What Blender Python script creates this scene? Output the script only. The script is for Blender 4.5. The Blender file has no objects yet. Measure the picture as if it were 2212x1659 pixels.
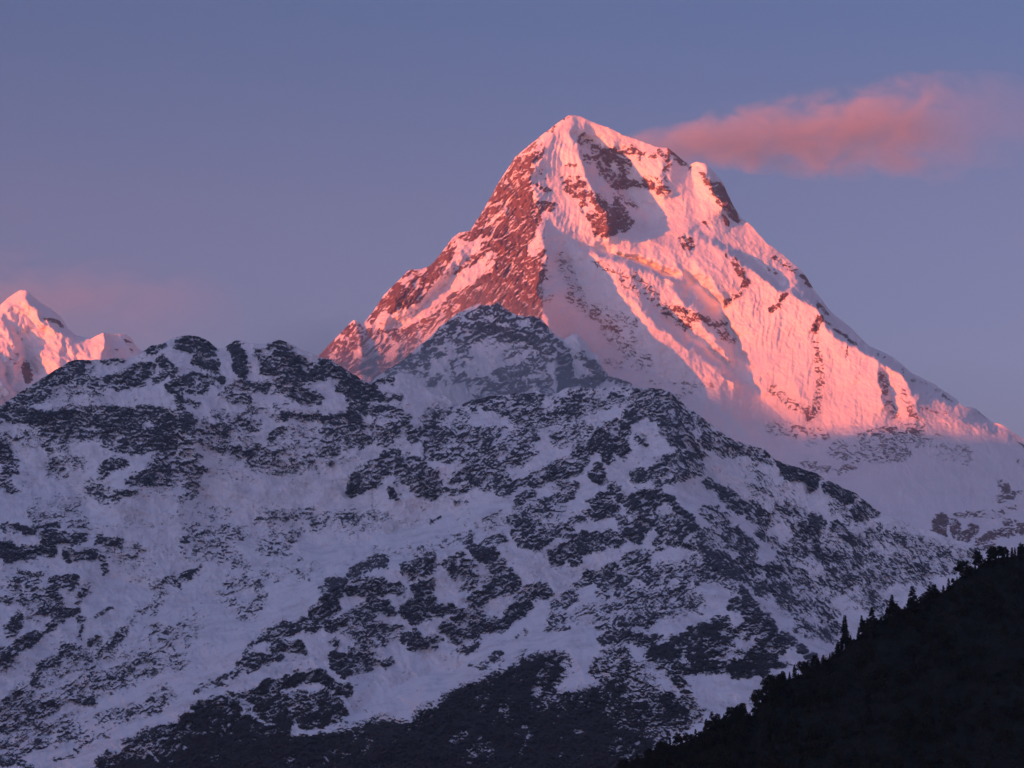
import bpy, math, random
import numpy as np
R = math.radians
rng = np.random.RandomState(7); random.seed(7)
sc = bpy.context.scene
C = sc.collection

# ------------------------------------------------------------------ camera
PITCH, HF = R(8.5), math.tan(R(10.0))
cam = bpy.data.cameras.new('camera'); co = bpy.data.objects.new('camera', cam); C.objects.link(co)
cam.sensor_width = 36; cam.lens = 18 / HF; cam.clip_start = 0.5; cam.clip_end = 120000
co.location = (0, 0, 0); co.rotation_euler = (R(90) + PITCH, 0, 0)
sc.camera = co
# ------------------------------------------------------------------ light
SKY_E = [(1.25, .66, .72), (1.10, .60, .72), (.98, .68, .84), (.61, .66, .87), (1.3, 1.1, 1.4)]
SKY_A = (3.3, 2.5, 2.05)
SUN_AZ, SUN_EL = R(58), R(6.0)      # azimuth: from behind the camera towards the left
SUNV = np.array([-math.sin(SUN_AZ) * math.cos(SUN_EL), -math.cos(SUN_AZ) * math.cos(SUN_EL), math.sin(SUN_EL)])
w = bpy.data.worlds.new('World'); sc.world = w; w.use_nodes = True
nt = w.node_tree; nt.nodes.clear()
wo = nt.nodes.new('ShaderNodeOutputWorld'); bg = nt.nodes.new('ShaderNodeBackground')
sky = nt.nodes.new('ShaderNodeTexSky'); sky.sky_type = 'NISHITA'; sky.sun_disc = False
sky.sun_elevation = SUN_EL; sky.sun_rotation = math.atan2(SUNV[0], SUNV[1])
sky.altitude = 3000; sky.dust_density = 1.5; sky.air_density = 1.0; sky.ozone_density = 1.5
def wmath(op, x, y=0.0, clamp=False):
    q = nt.nodes.new('ShaderNodeMath'); q.operation = op; q.use_clamp = clamp
    for i_, v_ in enumerate((x, y)):
        if isinstance(v_, (int, float)): q.inputs[i_].default_value = v_
        else: nt.links.new(v_, q.inputs[i_])
    return q.outputs[0]
def wmul(x, y):
    q = nt.nodes.new('ShaderNodeMix'); q.data_type = 'RGBA'; q.blend_type = 'MULTIPLY'; q.inputs[0].default_value = 1
    nt.links.new(x, q.inputs[6]); nt.links.new(y, q.inputs[7]); return q.outputs[2]
def wramp(f, stops):
    q = nt.nodes.new('ShaderNodeValToRGB'); e = q.color_ramp.elements
    while len(e) < len(stops): e.new(.5)
    for k, (p_, c_) in enumerate(stops): e[k].position = p_; e[k].color = (*[v * .25 for v in c_], 1)
    nt.links.new(f, q.inputs[0]); return q.outputs[0]
wtc = nt.nodes.new('ShaderNodeTexCoord'); wsp = nt.nodes.new('ShaderNodeSeparateXYZ'); nt.links.new(wtc.outputs['Generated'], wsp.inputs[0])
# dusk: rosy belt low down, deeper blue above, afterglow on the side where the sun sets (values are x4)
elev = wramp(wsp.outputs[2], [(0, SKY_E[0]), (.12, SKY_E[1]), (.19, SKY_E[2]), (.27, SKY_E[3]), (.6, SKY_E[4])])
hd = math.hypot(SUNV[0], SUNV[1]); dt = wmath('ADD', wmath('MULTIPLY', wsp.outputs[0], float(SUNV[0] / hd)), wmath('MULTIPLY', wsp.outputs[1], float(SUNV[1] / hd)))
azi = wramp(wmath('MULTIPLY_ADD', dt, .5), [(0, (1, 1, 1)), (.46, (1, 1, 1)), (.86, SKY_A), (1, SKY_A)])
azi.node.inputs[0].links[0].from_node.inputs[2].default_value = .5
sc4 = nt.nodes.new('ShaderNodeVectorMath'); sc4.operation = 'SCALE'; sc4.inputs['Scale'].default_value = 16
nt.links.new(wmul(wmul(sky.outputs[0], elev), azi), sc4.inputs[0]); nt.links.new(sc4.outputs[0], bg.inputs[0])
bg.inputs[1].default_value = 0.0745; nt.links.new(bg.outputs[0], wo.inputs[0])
sl = bpy.data.lights.new('sun', 'SUN'); so = bpy.data.objects.new('sun', sl); C.objects.link(so)
sl.energy = 5.0; sl.angle = R(0.5); sl.color = (1.0, 0.15, 0.015)
from mathutils import Vector
so.rotation_euler = Vector(SUNV).to_track_quat('Z', 'Y').to_euler()
sc.view_settings.view_transform = 'Standard'; sc.view_settings.look = 'None'
sc.view_settings.gamma = 1; sc.view_settings.exposure = 1.07; sc.view_settings.use_curve_mapping = False
sc.cycles.use_denoising = True; sc.cycles.max_bounces = 5; sc.cycles.diffuse_bounces = 3
sc.cycles.volume_bounces = 0; sc.cycles.transparent_max_bounces = 12
sc.cycles.sample_clamp_indirect = 4

HAZE = 2.2e-5                      # per metre
CAST_L = 16000                     # how far off, towards the sun, the range that hides it stands
# where on the peaks its shadow ends: (plate x, plate y, distance)
CAST_AT = [(60, 850, 16900), (830, 845, 14300), (1300, 840, 14900), (1466, 850, 14700), (1585, 840, 14400), (1700, 915, 14000), (1830, 915, 13900), (1975, 905, 13850), (2120, 930, 13700)]

# ------------------------------------------------------------------ numpy tools
def perlin(x, y, seed):
    r = np.random.RandomState(seed); N = 256
    p = r.permutation(N); a = r.rand(N) * 2 * np.pi; gx, gy = np.cos(a), np.sin(a)
    xi = np.floor(x).astype(np.int64); yi = np.floor(y).astype(np.int64)
    xf, yf = x - xi, y - yi
    u = xf * xf * xf * (xf * (xf * 6 - 15) + 10); v = yf * yf * yf * (yf * (yf * 6 - 15) + 10)
    def g(i, j, dx, dy):
        h = p[(p[(xi + i) & 255] + yi + j) & 255]
        return gx[h] * dx + gy[h] * dy
    n0 = g(0, 0, xf, yf) * (1 - u) + g(1, 0, xf - 1, yf) * u
    n1 = g(0, 1, xf, yf - 1) * (1 - u) + g(1, 1, xf - 1, yf - 1) * u
    return (n0 * (1 - v) + n1 * v) * 1.5
def fbm(x, y, seed, o=4, gain=0.5):
    s, a, t = 0, 1.0, 0
    for k in range(o):
        s = s + a * perlin(x * 2 ** k + 17.3 * k, y * 2 ** k + 9.1 * k, seed + k); t += a * a; a *= gain
    return s / math.sqrt(t)
def ridged(x, y, seed, o=4, gain=0.55):
    s, a, t = 0, 1.0, 0
    for k in range(o):
        s = s + a * (1 - 2 * np.abs(perlin(x * 2 ** k + 5.7 * k, y * 2 ** k + 3.3 * k, seed + k))); t += a; a *= gain
    return s / t
def rot(x, y, deg, lx, ly):       # coordinates stretched along a direction (deg: up-right positive)
    c, s = math.cos(R(deg)), math.sin(R(deg))
    return (x * c - y * s) / lx, (x * s + y * c) / ly
def cdf(n, sd=0.42): return 1 / (1 + np.exp(-1.702 * n / sd))
def sstep(a, b, x):
    t = np.clip((x - a) / (b - a), 0, 1); return t * t * (3 - 2 * t)

# coordinates of the traced outlines: views of the photograph, mapped to a 2212 x 1659 plate
VIEW = {'1': (1036.9, 216.0, .2734), '2': (674, 518.4, .3125), '3': (1296.1, 518.4, .4141), '4': (0, 587.6, .3906),
        '5': (0, 1036.9, .375), '6': (691.3, 829.5, .375), '7': (1296.1, 1036.9, .4141), 'L': (553, 483.9, .25),
        'M': (1036.9, 483.9, .25), 'T': (1728.2, 1106, .2188), 'Q': (1382.5, 1106, .25), 'D': (0, 0, 1)}
def V(v, *p):
    ox, oy, s = VIEW[v]
    return [(ox + s * a, oy + s * b) for a, b in zip(p[0::2], p[1::2])]

PX0, PY0, PS = -120, 200, 2.0       # paint raster: 2 px cells
PW, PH = 1260, 780
GX, GY = np.meshgrid(PX0 + PS * np.arange(PW), PY0 + PS * np.arange(PH))
def sample(a, x, y, x0=PX0, y0=PY0, s=PS, cubic=False):
    u = np.clip((x - x0) / s, 1, a.shape[1] - 3.001); v = np.clip((y - y0) / s, 1, a.shape[0] - 3.001)
    i = u.astype(int); j = v.astype(int); f = u - i; g = v - j
    if not cubic:
        return (a[j, i] * (1 - f) + a[j, i + 1] * f) * (1 - g) + (a[j + 1, i] * (1 - f) + a[j + 1, i + 1] * f) * g
    def wt(t): return [((1 - t) ** 3) / 6, (3 * t ** 3 - 6 * t * t + 4) / 6, (-3 * t ** 3 + 3 * t * t + 3 * t + 1) / 6, t ** 3 / 6]
    wf, wg = wt(f), wt(g); r = 0
    for q in range(4):
        row = 0
        for p_ in range(4): row = row + wf[p_] * a[j + q - 1, i + p_ - 1]
        r = r + wg[q] * row
    return r
def segdist(pts, X, Y):
    d = np.full(X.shape, 1e9)
    for (x0, y0), (x1, y1) in zip(pts[:-1], pts[1:]):
        L = (x1 - x0) ** 2 + (y1 - y0) ** 2 + 1e-9
        t = np.clip(((X - x0) * (x1 - x0) + (Y - y0) * (y1 - y0)) / L, 0, 1)
        d = np.minimum(d, np.hypot(X - x0 - t * (x1 - x0), Y - y0 - t * (y1 - y0)))
    return d
def inside(pts, X, Y):
    r = np.zeros(X.shape, bool); n = len(pts)
    for k in range(n):
        x0, y0 = pts[k]; x1, y1 = pts[(k + 1) % n]
        if y0 == y1: continue
        c = ((y0 > Y) != (y1 > Y)) & (X < (x1 - x0) * (Y - y0) / (y1 - y0) + x0)
        r ^= c
    return r
def region(pts, soft):
    xs = [p[0] for p in pts]; ys = [p[1] for p in pts]; m = 3 * soft + 4
    i0 = int(max(0, (min(xs) - m - PX0) // PS)); i1 = int(min(PW, (max(xs) + m - PX0) // PS + 1))
    j0 = int(max(0, (min(ys) - m - PY0) // PS)); j1 = int(min(PH, (max(ys) + m - PY0) // PS + 1))
    return slice(j0, max(j1, j0 + 1)), slice(i0, max(i1, i0 + 1))
def paint(a, pts, val, width=None, soft=8, mode='max'):
    """polygon (width None) or stroke; soft edge in plate pixels"""
    s = region(pts, (width or 0) + soft); X, Y = GX[s], GY[s]
    if X.size == 0: return
    if width is None:
        d = segdist(pts + pts[:1], X, Y); d = np.where(inside(pts, X, Y), -d, d)
    else: d = segdist(pts, X, Y) - width
    m = 1 - sstep(-soft * .5, soft * .5, d)
    if mode == 'max': a[s] = np.maximum(a[s], m * val)
    elif mode == 'set': a[s] = a[s] * (1 - m) + val * m
    else: a[s] = a[s] + m * val
def solve(x0, x1, y0, y1, lines, st=5.0):
    """membrane through ridge and gully lines given as [(x,y,off),...]"""
    W = int((x1 - x0) / st) + 1; H = int((y1 - y0) / st) + 1
    lv = 6; prev = None
    for L in range(lv - 1, -1, -1):
        f = 2 ** L; w_, h_ = (W + f - 1) // f + 1, (H + f - 1) // f + 1
        S = np.zeros((h_, w_)); N = np.zeros((h_, w_))
        for ln in lines:
            if len(ln) == 1: ln = [ln[0], ln[0]]
            for (ax, ay, ao), (bx, by, bo) in zip(ln[:-1], ln[1:]):
                n = int(max(abs(bx - ax), abs(by - ay)) / (st * f) * 2) + 2
                t = np.linspace(0, 1, n)
                i = np.clip(np.round((ax + (bx - ax) * t - x0) / (st * f)).astype(int), 0, w_ - 1)
                j = np.clip(np.round((ay + (by - ay) * t - y0) / (st * f)).astype(int), 0, h_ - 1)
                np.add.at(S, (j, i), ao + (bo - ao) * t); np.add.at(N, (j, i), 1)
        M = N > 0; K = np.where(M, S / np.maximum(N, 1), 0)
        if prev is None: u = np.where(M, K, K[M].mean())
        else:
            jj = np.clip(np.arange(h_) / 2, 0, prev.shape[0] - 1.001); ii = np.clip(np.arange(w_) / 2, 0, prev.shape[1] - 1.001)
            j0_ = jj.astype(int); i0_ = ii.astype(int); fj = (jj - j0_)[:, None]; fi = (ii - i0_)[None, :]
            u = (prev[j0_][:, i0_] * (1 - fj) * (1 - fi) + prev[j0_ + 1][:, i0_] * fj * (1 - fi) + prev[j0_][:, i0_ + 1] * (1 - fj) * fi + prev[j0_ + 1][:, i0_ + 1] * fj * fi)
            u = np.where(M, K, u)
        for it in range(400 if L > 2 else 160):
            p = np.pad(u, 1, mode='edge')
            u = np.where(M, K, (p[:-2, 1:-1] + p[2:, 1:-1] + p[1:-1, :-2] + p[1:-1, 2:]) / 4)
        prev = u
    return u
def point(x, y, d):
    px = (x - 1106) / 1106 * HF; pz = (829.5 - y) / 1106 * HF
    ry = math.cos(PITCH) - pz * math.sin(PITCH); rz = math.sin(PITCH) + pz * math.cos(PITCH)
    return d * px / ry, d * np.ones_like(px), d * rz / ry

GROUND = -450.0
def craggy(x, y, ang, seed, lam=34.0, o=5, asp=2.2, gain=.70):
    """rock relief (unit height) and how steep it is down the fall line, both about unit variance"""
    h_ = 0; a = 1.0; u, v = rot(x, y, ang, asp * lam, lam)
    wu = .8 * fbm(u * 1.2, v * 1.2, seed + 60, 3); wv = .8 * fbm(u * 1.2, v * 1.2, seed + 61, 3)
    for k in range(o):
        s = 2.0 ** k; p = perlin(u * s + wu + 7.7 * k, v * s + wv + 3.1 * k, seed + k)
        h_ = h_ + a * (p if k % 2 else .8 - 2 * np.abs(p)); a *= gain
    g = np.gradient(h_, axis=0)
    return (h_ - h_.mean()) / h_.std(), -g / g.std()

def tag(o, label, cat, group=None, kind=None):
    o['label'] = label; o['category'] = cat
    if group: o['group'] = group
    if kind: o['kind'] = kind
    return o
def grid_mesh(name, P, attrs, mat, shape, parent=None):
    nr, nc = shape
    me = bpy.data.meshes.new(name)
    idx = np.arange(nr * nc).reshape(nr, nc)
    q = np.stack([idx[:-1, :-1], idx[1:, :-1], idx[1:, 1:], idx[:-1, 1:]], -1).reshape(-1, 4)
    me.vertices.add(nr * nc); me.vertices.foreach_set('co', P.reshape(-1).astype(np.float32))
    me.loops.add(q.size); me.loops.foreach_set('vertex_index', q.reshape(-1).astype(np.int32))
    me.polygons.add(len(q)); me.polygons.foreach_set('loop_start', np.arange(0, q.size, 4, dtype=np.int32))
    me.update(calc_edges=True)
    me.polygons.foreach_set('use_smooth', np.ones(len(q), bool))
    for k, a in attrs.items():
        at = me.attributes.new(k, 'FLOAT', 'POINT'); at.data.foreach_set('value', a.reshape(-1).astype(np.float32))
    me.materials.append(mat)
    o = bpy.data.objects.new(name, me); C.objects.link(o)
    if parent: o.parent = parent
    return o
def terrain(name, crest, ybot, step, depth, attr, mat, jag=3.0, back=2500, x0=None, x1=None, seed=50, skirt=1.6):
    x0 = crest[0][0] if x0 is None else x0; x1 = crest[-1][0] if x1 is None else x1
    # finer where the view sees it, coarser out to the sides
    v0, v1 = max(x0, -30), min(x1, 2245)
    x = np.concatenate([np.arange(x0, v0, step * 4), np.arange(v0, v1, step), np.arange(v1, x1 + 1, step * 4)])
    yc = np.interp(x, [c[0] for c in crest], [c[1] for c in crest])
    yc = yc + jag * fbm(x / 26, x * 0 + .5, seed, 4, .6)
    nr = int((ybot - yc.min()) / step) + 1
    t = np.linspace(0, 1, nr)[:, None]
    Y = yc[None] + (ybot - yc[None]) * t; X = np.broadcast_to(x[None], Y.shape).copy()
    D = depth(X, Y)
    A = attr(X, Y)
    D = D - A.pop('_bump', 0)
    px, py, pz = point(X, Y, D)
    P = np.stack([px, py, pz], -1)
    # the far side of the crest
    nb = 40; tb = (np.linspace(1, 0, nb, endpoint=False)[:, None]) ** 1.7
    n1 = fbm(X[:1] / 60 + tb * 9, tb * 14 + 0 * X[:1], seed + 5, 4)
    B = np.stack([px[:1] * (1 + 0 * tb), py[:1] + back * tb, pz[:1] - back * tb * 1.05 * (1 + .25 * n1)], -1)
    # foot of the slope down to the valley
    ns = 24; ts = (np.linspace(0, 1, ns + 1)[1:, None]) ** 1.5
    drop = pz[-1:] - GROUND + 40
    n2 = fbm(X[-1:] / 50, ts * 12 + 0 * X[-1:], seed + 9, 4)
    Sx = px[-1:] * (1 + 0 * ts); Sy = py[-1:] - drop * skirt * ts * (1 + .12 * n2); Sz = pz[-1:] - drop * ts
    S = np.stack([Sx, Sy, Sz], -1)
    P = np.concatenate([B, P, S], 0)
    at = {}
    for k, a in A.items():
        a = np.broadcast_to(a, Y.shape)
        at[k] = np.concatenate([np.repeat(a[:1], nb, 0), a, np.repeat(a[-1:], ns, 0)], 0)
    return grid_mesh(name, P, at, mat, P.shape[:2]), (x, Y, D)

# ------------------------------------------------------------------ materials
def mat_terrain(name, rock_a, rock_b, snow=(.88, .86, .86), scrub=(.018, .016, .015), scale=.02, dust=.78, bump=4.0, grime=.6):
    m = bpy.data.materials.new(name); m.use_nodes = True; t = m.node_tree; n = t.nodes; l = t.links
    b = n['Principled BSDF']; b.inputs['Roughness'].default_value = .85; b.inputs['Specular IOR Level'].default_value = .15
    geo = n.new('ShaderNodeNewGeometry'); tc = n.new('ShaderNodeTexCoord')
    def noise(sc_, det=4, dim=.6):
        q = n.new('ShaderNodeTexNoise'); q.inputs['Scale'].default_value = sc_; q.inputs['Detail'].default_value = det
        q.inputs['Roughness'].default_value = dim; l.new(tc.outputs['Object'], q.inputs['Vector']); return q.outputs[0]
    def math_(op, a, b_=None, c=None, clamp=False):
        q = n.new('ShaderNodeMath'); q.operation = op; q.use_clamp = clamp
        for i_, v_ in enumerate((a, b_, c)):
            if v_ is None: continue
            if isinstance(v_, (int, float)): q.inputs[i_].default_value = v_
            else: l.new(v_, q.inputs[i_])
        return q.outputs[0]
    def mix(f, a, b_):
        q = n.new('ShaderNodeMix'); q.data_type = 'RGBA'
        for k, v_ in ((0, f), (6, a), (7, b_)):
            if isinstance(v_, tuple): q.inputs[k].default_value = (*v_, 1)
            elif isinstance(v_, (int, float)): q.inputs[k].default_value = v_
            else: l.new(v_, q.inputs[k])
        return q.outputs[2]
    def attr(k):
        q = n.new('ShaderNodeAttribute'); q.attribute_name = k; return q.outputs['Fac']
    n1 = noise(scale * 6, 7, .8); n2 = noise(scale, 4); n3 = noise(scale * 2.3, 5, .7)
    rk = attr('rock')
    f = math_('ADD', rk, math_('MULTIPLY', math_('SUBTRACT', n1, .5), 3.2))
    sep = n.new('ShaderNodeSeparateXYZ'); l.new(geo.outputs['Normal'], sep.inputs[0])
    flat = math_('MULTIPLY', math_('SUBTRACT', sep.outputs[2], dust), 1.6)
    flat = math_('MAXIMUM', flat, 0.0)
    f = math_('SUBTRACT', f, flat)
    f = math_('MULTIPLY_ADD', f, 2.2, .5, True)
    rock = mix(math_('MULTIPLY_ADD', math_('SUBTRACT', n3, .5), 3.0, .6, True), rock_a, rock_b)
    rock = mix(attr('scrub'), rock, scrub)
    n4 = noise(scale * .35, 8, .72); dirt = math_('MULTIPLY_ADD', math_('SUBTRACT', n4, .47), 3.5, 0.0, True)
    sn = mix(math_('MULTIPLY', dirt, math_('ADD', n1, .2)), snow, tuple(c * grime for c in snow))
    l.new(mix(f, sn, rock), b.inputs['Base Color'])
    bp = n.new('ShaderNodeBump'); bp.inputs['Strength'].default_value = .7
    hgt = math_('MULTIPLY', n1, math_('MULTIPLY_ADD', f, bump, bump * .12))
    bp.inputs['Distance'].default_value = 1.0
    l.new(hgt, bp.inputs['Height']); l.new(bp.outputs[0], b.inputs['Normal'])
    return m
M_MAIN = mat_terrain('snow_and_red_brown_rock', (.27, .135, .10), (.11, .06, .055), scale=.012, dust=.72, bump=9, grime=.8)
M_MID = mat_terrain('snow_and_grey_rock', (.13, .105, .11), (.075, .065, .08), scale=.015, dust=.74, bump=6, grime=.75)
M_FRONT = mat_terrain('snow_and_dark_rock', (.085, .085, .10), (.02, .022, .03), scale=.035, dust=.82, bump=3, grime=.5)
# ------------------------------------------------------------------ the great peak: outline, relief, rock
def cl(v, *p): return V(v, *p)
crestB = (cl('L', 200,1300, 350,1190, 550,1130, 640,1030, 740,930, 800,870, 845,825, 885,850, 925,862, 950,830, 1010,760, 1100,620, 1230,490, 1320,400, 1440,385, 1500,360, 1570,290, 1630,210, 1700,120, 1760,70, 1850,60)
  + cl('1', 0,915, 80,780, 130,680, 280,450, 440,320, 560,225, 640,160, 700,122, 790,125, 900,170, 1040,225, 1150,285, 1260,320, 1400,370, 1480,380, 1560,440, 1650,515, 1690,500, 1720,488, 1780,500, 1860,580, 1920,650, 1960,750, 2010,850, 2060,930, 2140,985)
  + cl('3', 870,15, 915,45, 960,80, 1060,170, 1120,260, 1200,370, 1320,470, 1400,550, 1470,580, 1530,610, 1620,690, 1740,750, 1860,830, 1890,866, 1960,880, 2040,945, 2120,975, 2212,1040) + [(2300,1010),(2420,1100),(2700,1150),(3100,1330)])
crestB[0] = (600, crestB[0][1])
linesB = [
 [(600,800,560),(696,766,520),(740,715,400),(764,690,300),(785,699,330),(805,674,360),(828,639,340),(860,606,310),(883,584,270),(913,580,260),(945,556,270),(978,514,260),(1015,499,230),(1037,466,250),(1059,429,230),(1072,402,220),(1113,339,150),(1157,303,70),(1190,278,20),(1212,258,0)],
 [(764,690,300),(775,740,200),(780,800,120),(790,860,60)],
 [(785,699,330),(800,740,260),(815,800,230)],
 [(883,584,270),(870,620,170),(850,660,160)],
 [(1015,510,190),(985,560,120),(950,600,110),(900,650,140),(830,690,200)],
 [(1035,520,160),(1010,560,150),(960,620,190),(900,680,230),(850,720,260)],
 [(1217,262,0),(1180,300,-30),(1152,345,-70),(1146,380,-90),(1150,420,-80),(1160,450,-70),(1168,480,-90),(1176,514,-180),(1185,536,-220),(1181,560,-260),(1171,594,-300),(1165,625,-320),(1170,662,-340),(1184,700,-350),(1196,745,-340),(1225,800,-310),(1260,900,-280)],
 [(1100,560,-40),(1060,640,-60),(1010,700,-60),(950,760,-20),(900,820,0)],
 [(1110,620,-180),(1075,700,-200),(1040,800,-230)],
 [(1162,345,-40),(1175,400,-20),(1185,440,-30)],
 [(1217,262,0),(1236,290,-30),(1252,325,-50),(1258,365,-70),(1275,400,-90),(1291,430,-110),(1308,462,-120),(1320,495,-110)],
 [(1205,300,-5),(1215,360,0),(1235,420,-20),(1255,470,-60)],
 [(1240,283,40),(1268,310,160),(1300,340,260),(1340,390,330),(1375,430,370),(1400,460,350),(1405,490,240),(1395,520,90)],
 [(1300,420,110),(1335,470,130),(1355,495,80),(1345,515,20)],
 [(1228,249,0),(1253,250,20),(1283,262,50),(1321,277,80),(1351,294,110),(1381,303,130),(1420,317,150),(1442,322,150)],
 [(1300,285,90),(1330,320,160),(1345,338,200)],
 [(1420,317,150),(1425,350,140),(1432,385,130),(1441,420,140)],
 [(1442,322,150),(1454,370,165),(1452,420,200),(1447,470,225)],
 [(1463,336,220),(1488,361,260),(1500,400,250),(1510,450,210),(1500,500,150)],
 [(1507,350,190),(1530,385,130),(1545,420,120),(1570,450,110)],
 [(1524,353,190),(1545,375,240),(1562,394,300),(1573,421,330),(1586,448,340),(1600,470,320),(1622,485,280),(1642,506,230),(1660,520,230),(1675,535,250),(1694,551,280),(1735,589,330),(1760,626,350),(1793,672,380),(1843,713,370),(1876,746,360),(1930,771,330),(1967,804,300),(2017,829,280),(2066,862,250),(2108,883,190),(2141,910,150),(2174,922,90),(2212,949,20),(2300,1010,-60),(2420,1100,-150)],
 [(1176,512,-190),(1215,525,-20),(1257,543,-20),(1300,556,-30),(1350,577,-20),(1410,592,20),(1460,614,50)],
 [(1200,495,-60),(1260,505,0),(1320,520,10)],
 [(1265,530,40),(1310,541,110),(1412,572,200),(1455,597,225)],
 [(1330,600,0),(1345,620,10),(1370,660,20),(1410,700,60),(1450,722,90),(1490,755,130),(1520,778,180),(1560,800,220),(1590,828,250)],
 [(1225,560,40),(1260,640,120),(1300,700,190),(1340,760,260),(1400,800,310),(1500,850,330)],
 [(1433,676,190),(1484,712,255),(1540,765,335),(1590,810,395),(1640,850,420),(1690,905,410)],
 [(1430,600,70),(1450,625,70),(1480,655,80),(1512,692,110),(1545,740,180),(1575,778,260)],
 [(1475,590,140),(1503,612,230),(1550,645,290),(1572,700,335),(1592,745,370),(1625,800,400)],
 [(1400,520,60),(1450,540,70),(1480,545,70)],
 [(1330,545,60),(1400,555,70),(1470,590,90)],
 [(1500,490,160),(1540,515,190),(1600,546,220),(1650,575,250),(1692,613,280)],
 [(1487,508,120),(1545,532,100),(1598,562,70),(1606,590,80)],
 [(1505,570,70),(1535,605,70),(1555,640,110),(1575,665,180),(1585,700,230),(1600,740,280),(1650,840,340),(1700,890,350)],
 [(1615,580,80),(1669,618,60),(1714,638,40),(1751,659,20),(1772,684,10),(1785,705,20),(1809,734,0),(1847,750,-10),(1880,775,-40),(1938,804,-60),(1975,860,-60),(1990,900,-50)],
 [(1700,720,170),(1710,800,200),(1730,860,220)],
 [(1762,717,90),(1770,800,150),(1756,891,210)],
 [(1785,740,50),(1800,800,110),(1800,870,160)],
 [(1895,782,-60),(1903,830,-50),(1905,880,-20)],
 [(1910,800,0),(1920,850,50),(1930,900,80)],
 [(1992,850,20),(2050,875,20),(2108,886,60)],
 [(2040,905,-40),(2116,925,-10),(2180,945,-10)],
 [(1550,950,340),(1700,1000,260),(1900,1000,60),(2100,1000,-30),(2300,1050,-120)],
 [(1500,1100,200),(1700,1200,60),(1900,1200,-60),(2100,1200,-150),(2400,1200,-250)],
 [(600,900,200),(800,960,50),(1200,1050,-150)],
 [(600,1300,100),(1200,1300,-150),(2400,1300,-300)],
]
RB = np.zeros((PH, PW)); SB = np.zeros((PH, PW))
face = cl('1', 300,440, 130,680, 0,915) + cl('L', 1850,60, 1760,70, 1630,210, 1500,360, 1320,400, 1230,490, 1100,620, 1010,760, 950,855, 1100,860, 1500,760) + cl('2', 1000,620, 1250,660, 1560,760, 1600,400, 1620,60, 1540,30) + cl('1', 380,1180, 500,900, 430,780, 400,600, 470,480, 520,390)
paint(RB, face, .82, soft=8)
paint(RB, cl('1', 290,450, 520,380, 400,240, 640,165), .38, soft=6)
paint(RB, cl('L', 1740,130, 1690,330, 1620,430, 1500,560, 1420,670, 1280,740, 1160,790, 1080,760, 1010,860, 1150,880, 1300,880, 1450,800, 1590,740, 1640,640, 1760,560, 1900,500, 1960,430, 2060,330, 2080,230, 2000,250, 1900,350, 1780,400, 1700,440, 1800,330, 1950,190, 1940,100, 1850,170), .06, soft=5, mode='set')
for p in (cl('1', 90,940, 180,870, 240,850, 60,1010), cl('1', 100,1180, 30,1330, -60,1420, 110,1250), cl('1', 500,940, 440,1100, 380,1200, 440,1260, 520,1110), cl('1', 230,780, 160,880, 180,890, 290,760)):
    paint(RB, p, .15, soft=5, mode='set')
paint(RB, cl('M', 560,210, 400,330, 250,430, 100,560, 0,700, 520,700, 560,500, 590,320), .62, soft=10)
paint(RB, cl('2', 40,800, 270,560, 380,610, 500,620, 640,600, 850,500, 900,560, 760,700, 700,800, 560,870, 420,960, 300,930, 160,860), .66, soft=8)
for p in (cl('2', 110,810, 180,740, 150,830), cl('2', 330,680, 340,800, 240,870, 290,790), cl('2', 560,700, 500,830, 560,850, 620,720)):
    paint(RB, p, .12, soft=4, mode='set')
paint(RB, cl('1', 640,150, 700,125, 720,140, 660,158), .95, soft=2); paint(RB, cl('1', 570,250, 600,205), .8, 4, 4)
# shaded wall right of the summit pyramid
for v, wd, p in ((.8, 20, (820,320, 900,380, 960,470, 1010,590, 1060,650)), (.82, 22, (960,440, 1080,430, 1150,500, 1130,620)), (.55, 16, (1100,420, 1200,400, 1290,450)),
                 (.85, 13, (1100,680, 1200,660, 1280,670, 1330,690)), (.9, 15, (1340,680, 1420,710, 1470,720)), (.6, 14, (860,340, 820,420, 850,480)),
                 (.6, 7, (1090,760, 1170,810, 1240,850)), (.6, 8, (1060,760, 1100,850, 1120,900)), (.5, 10, (1340,460, 1410,420, 1470,440)), (.5, 12, (1320,620, 1400,640, 1460,620)),
                 (.95, 9, (1500,400, 1560,450, 1640,520)), (.6, 9, (1480,430, 1490,520, 1470,560))):
    paint(RB, cl('1', *p), v, wd * .27 * 2.6, 10)
paint(RB, cl('1', 640,620, 740,590, 840,620, 860,700, 960,740, 1030,840, 1100,780, 1180,900, 1220,1000, 1080,1060, 1000,1085, 900,1080, 860,960, 780,860, 800,800, 700,740, 650,690), .74, soft=9)
paint(RB, cl('1', 1040,840, 1120,900, 1220,950, 1215,1010, 1020,1080), .97, soft=5)
paint(RB, cl('1', 820,840, 880,830, 920,900, 850,900), .15, soft=5, mode='set')
paint(RB, cl('1', 430,790, 540,800, 640,820, 560,880, 480,870), .85, soft=5); paint(RB, cl('1', 430,660, 550,720), .8, 4, 5)
paint(RB, cl('1', 420,640, 400,800, 450,900, 480,960, 420,1040, 380,900), .8, soft=5)
paint(RB, cl('1', 690,520, 760,510), .7, 4, 5); paint(RB, cl('1', 480,560, 520,620, 560,640), .4, 5, 5)
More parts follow.
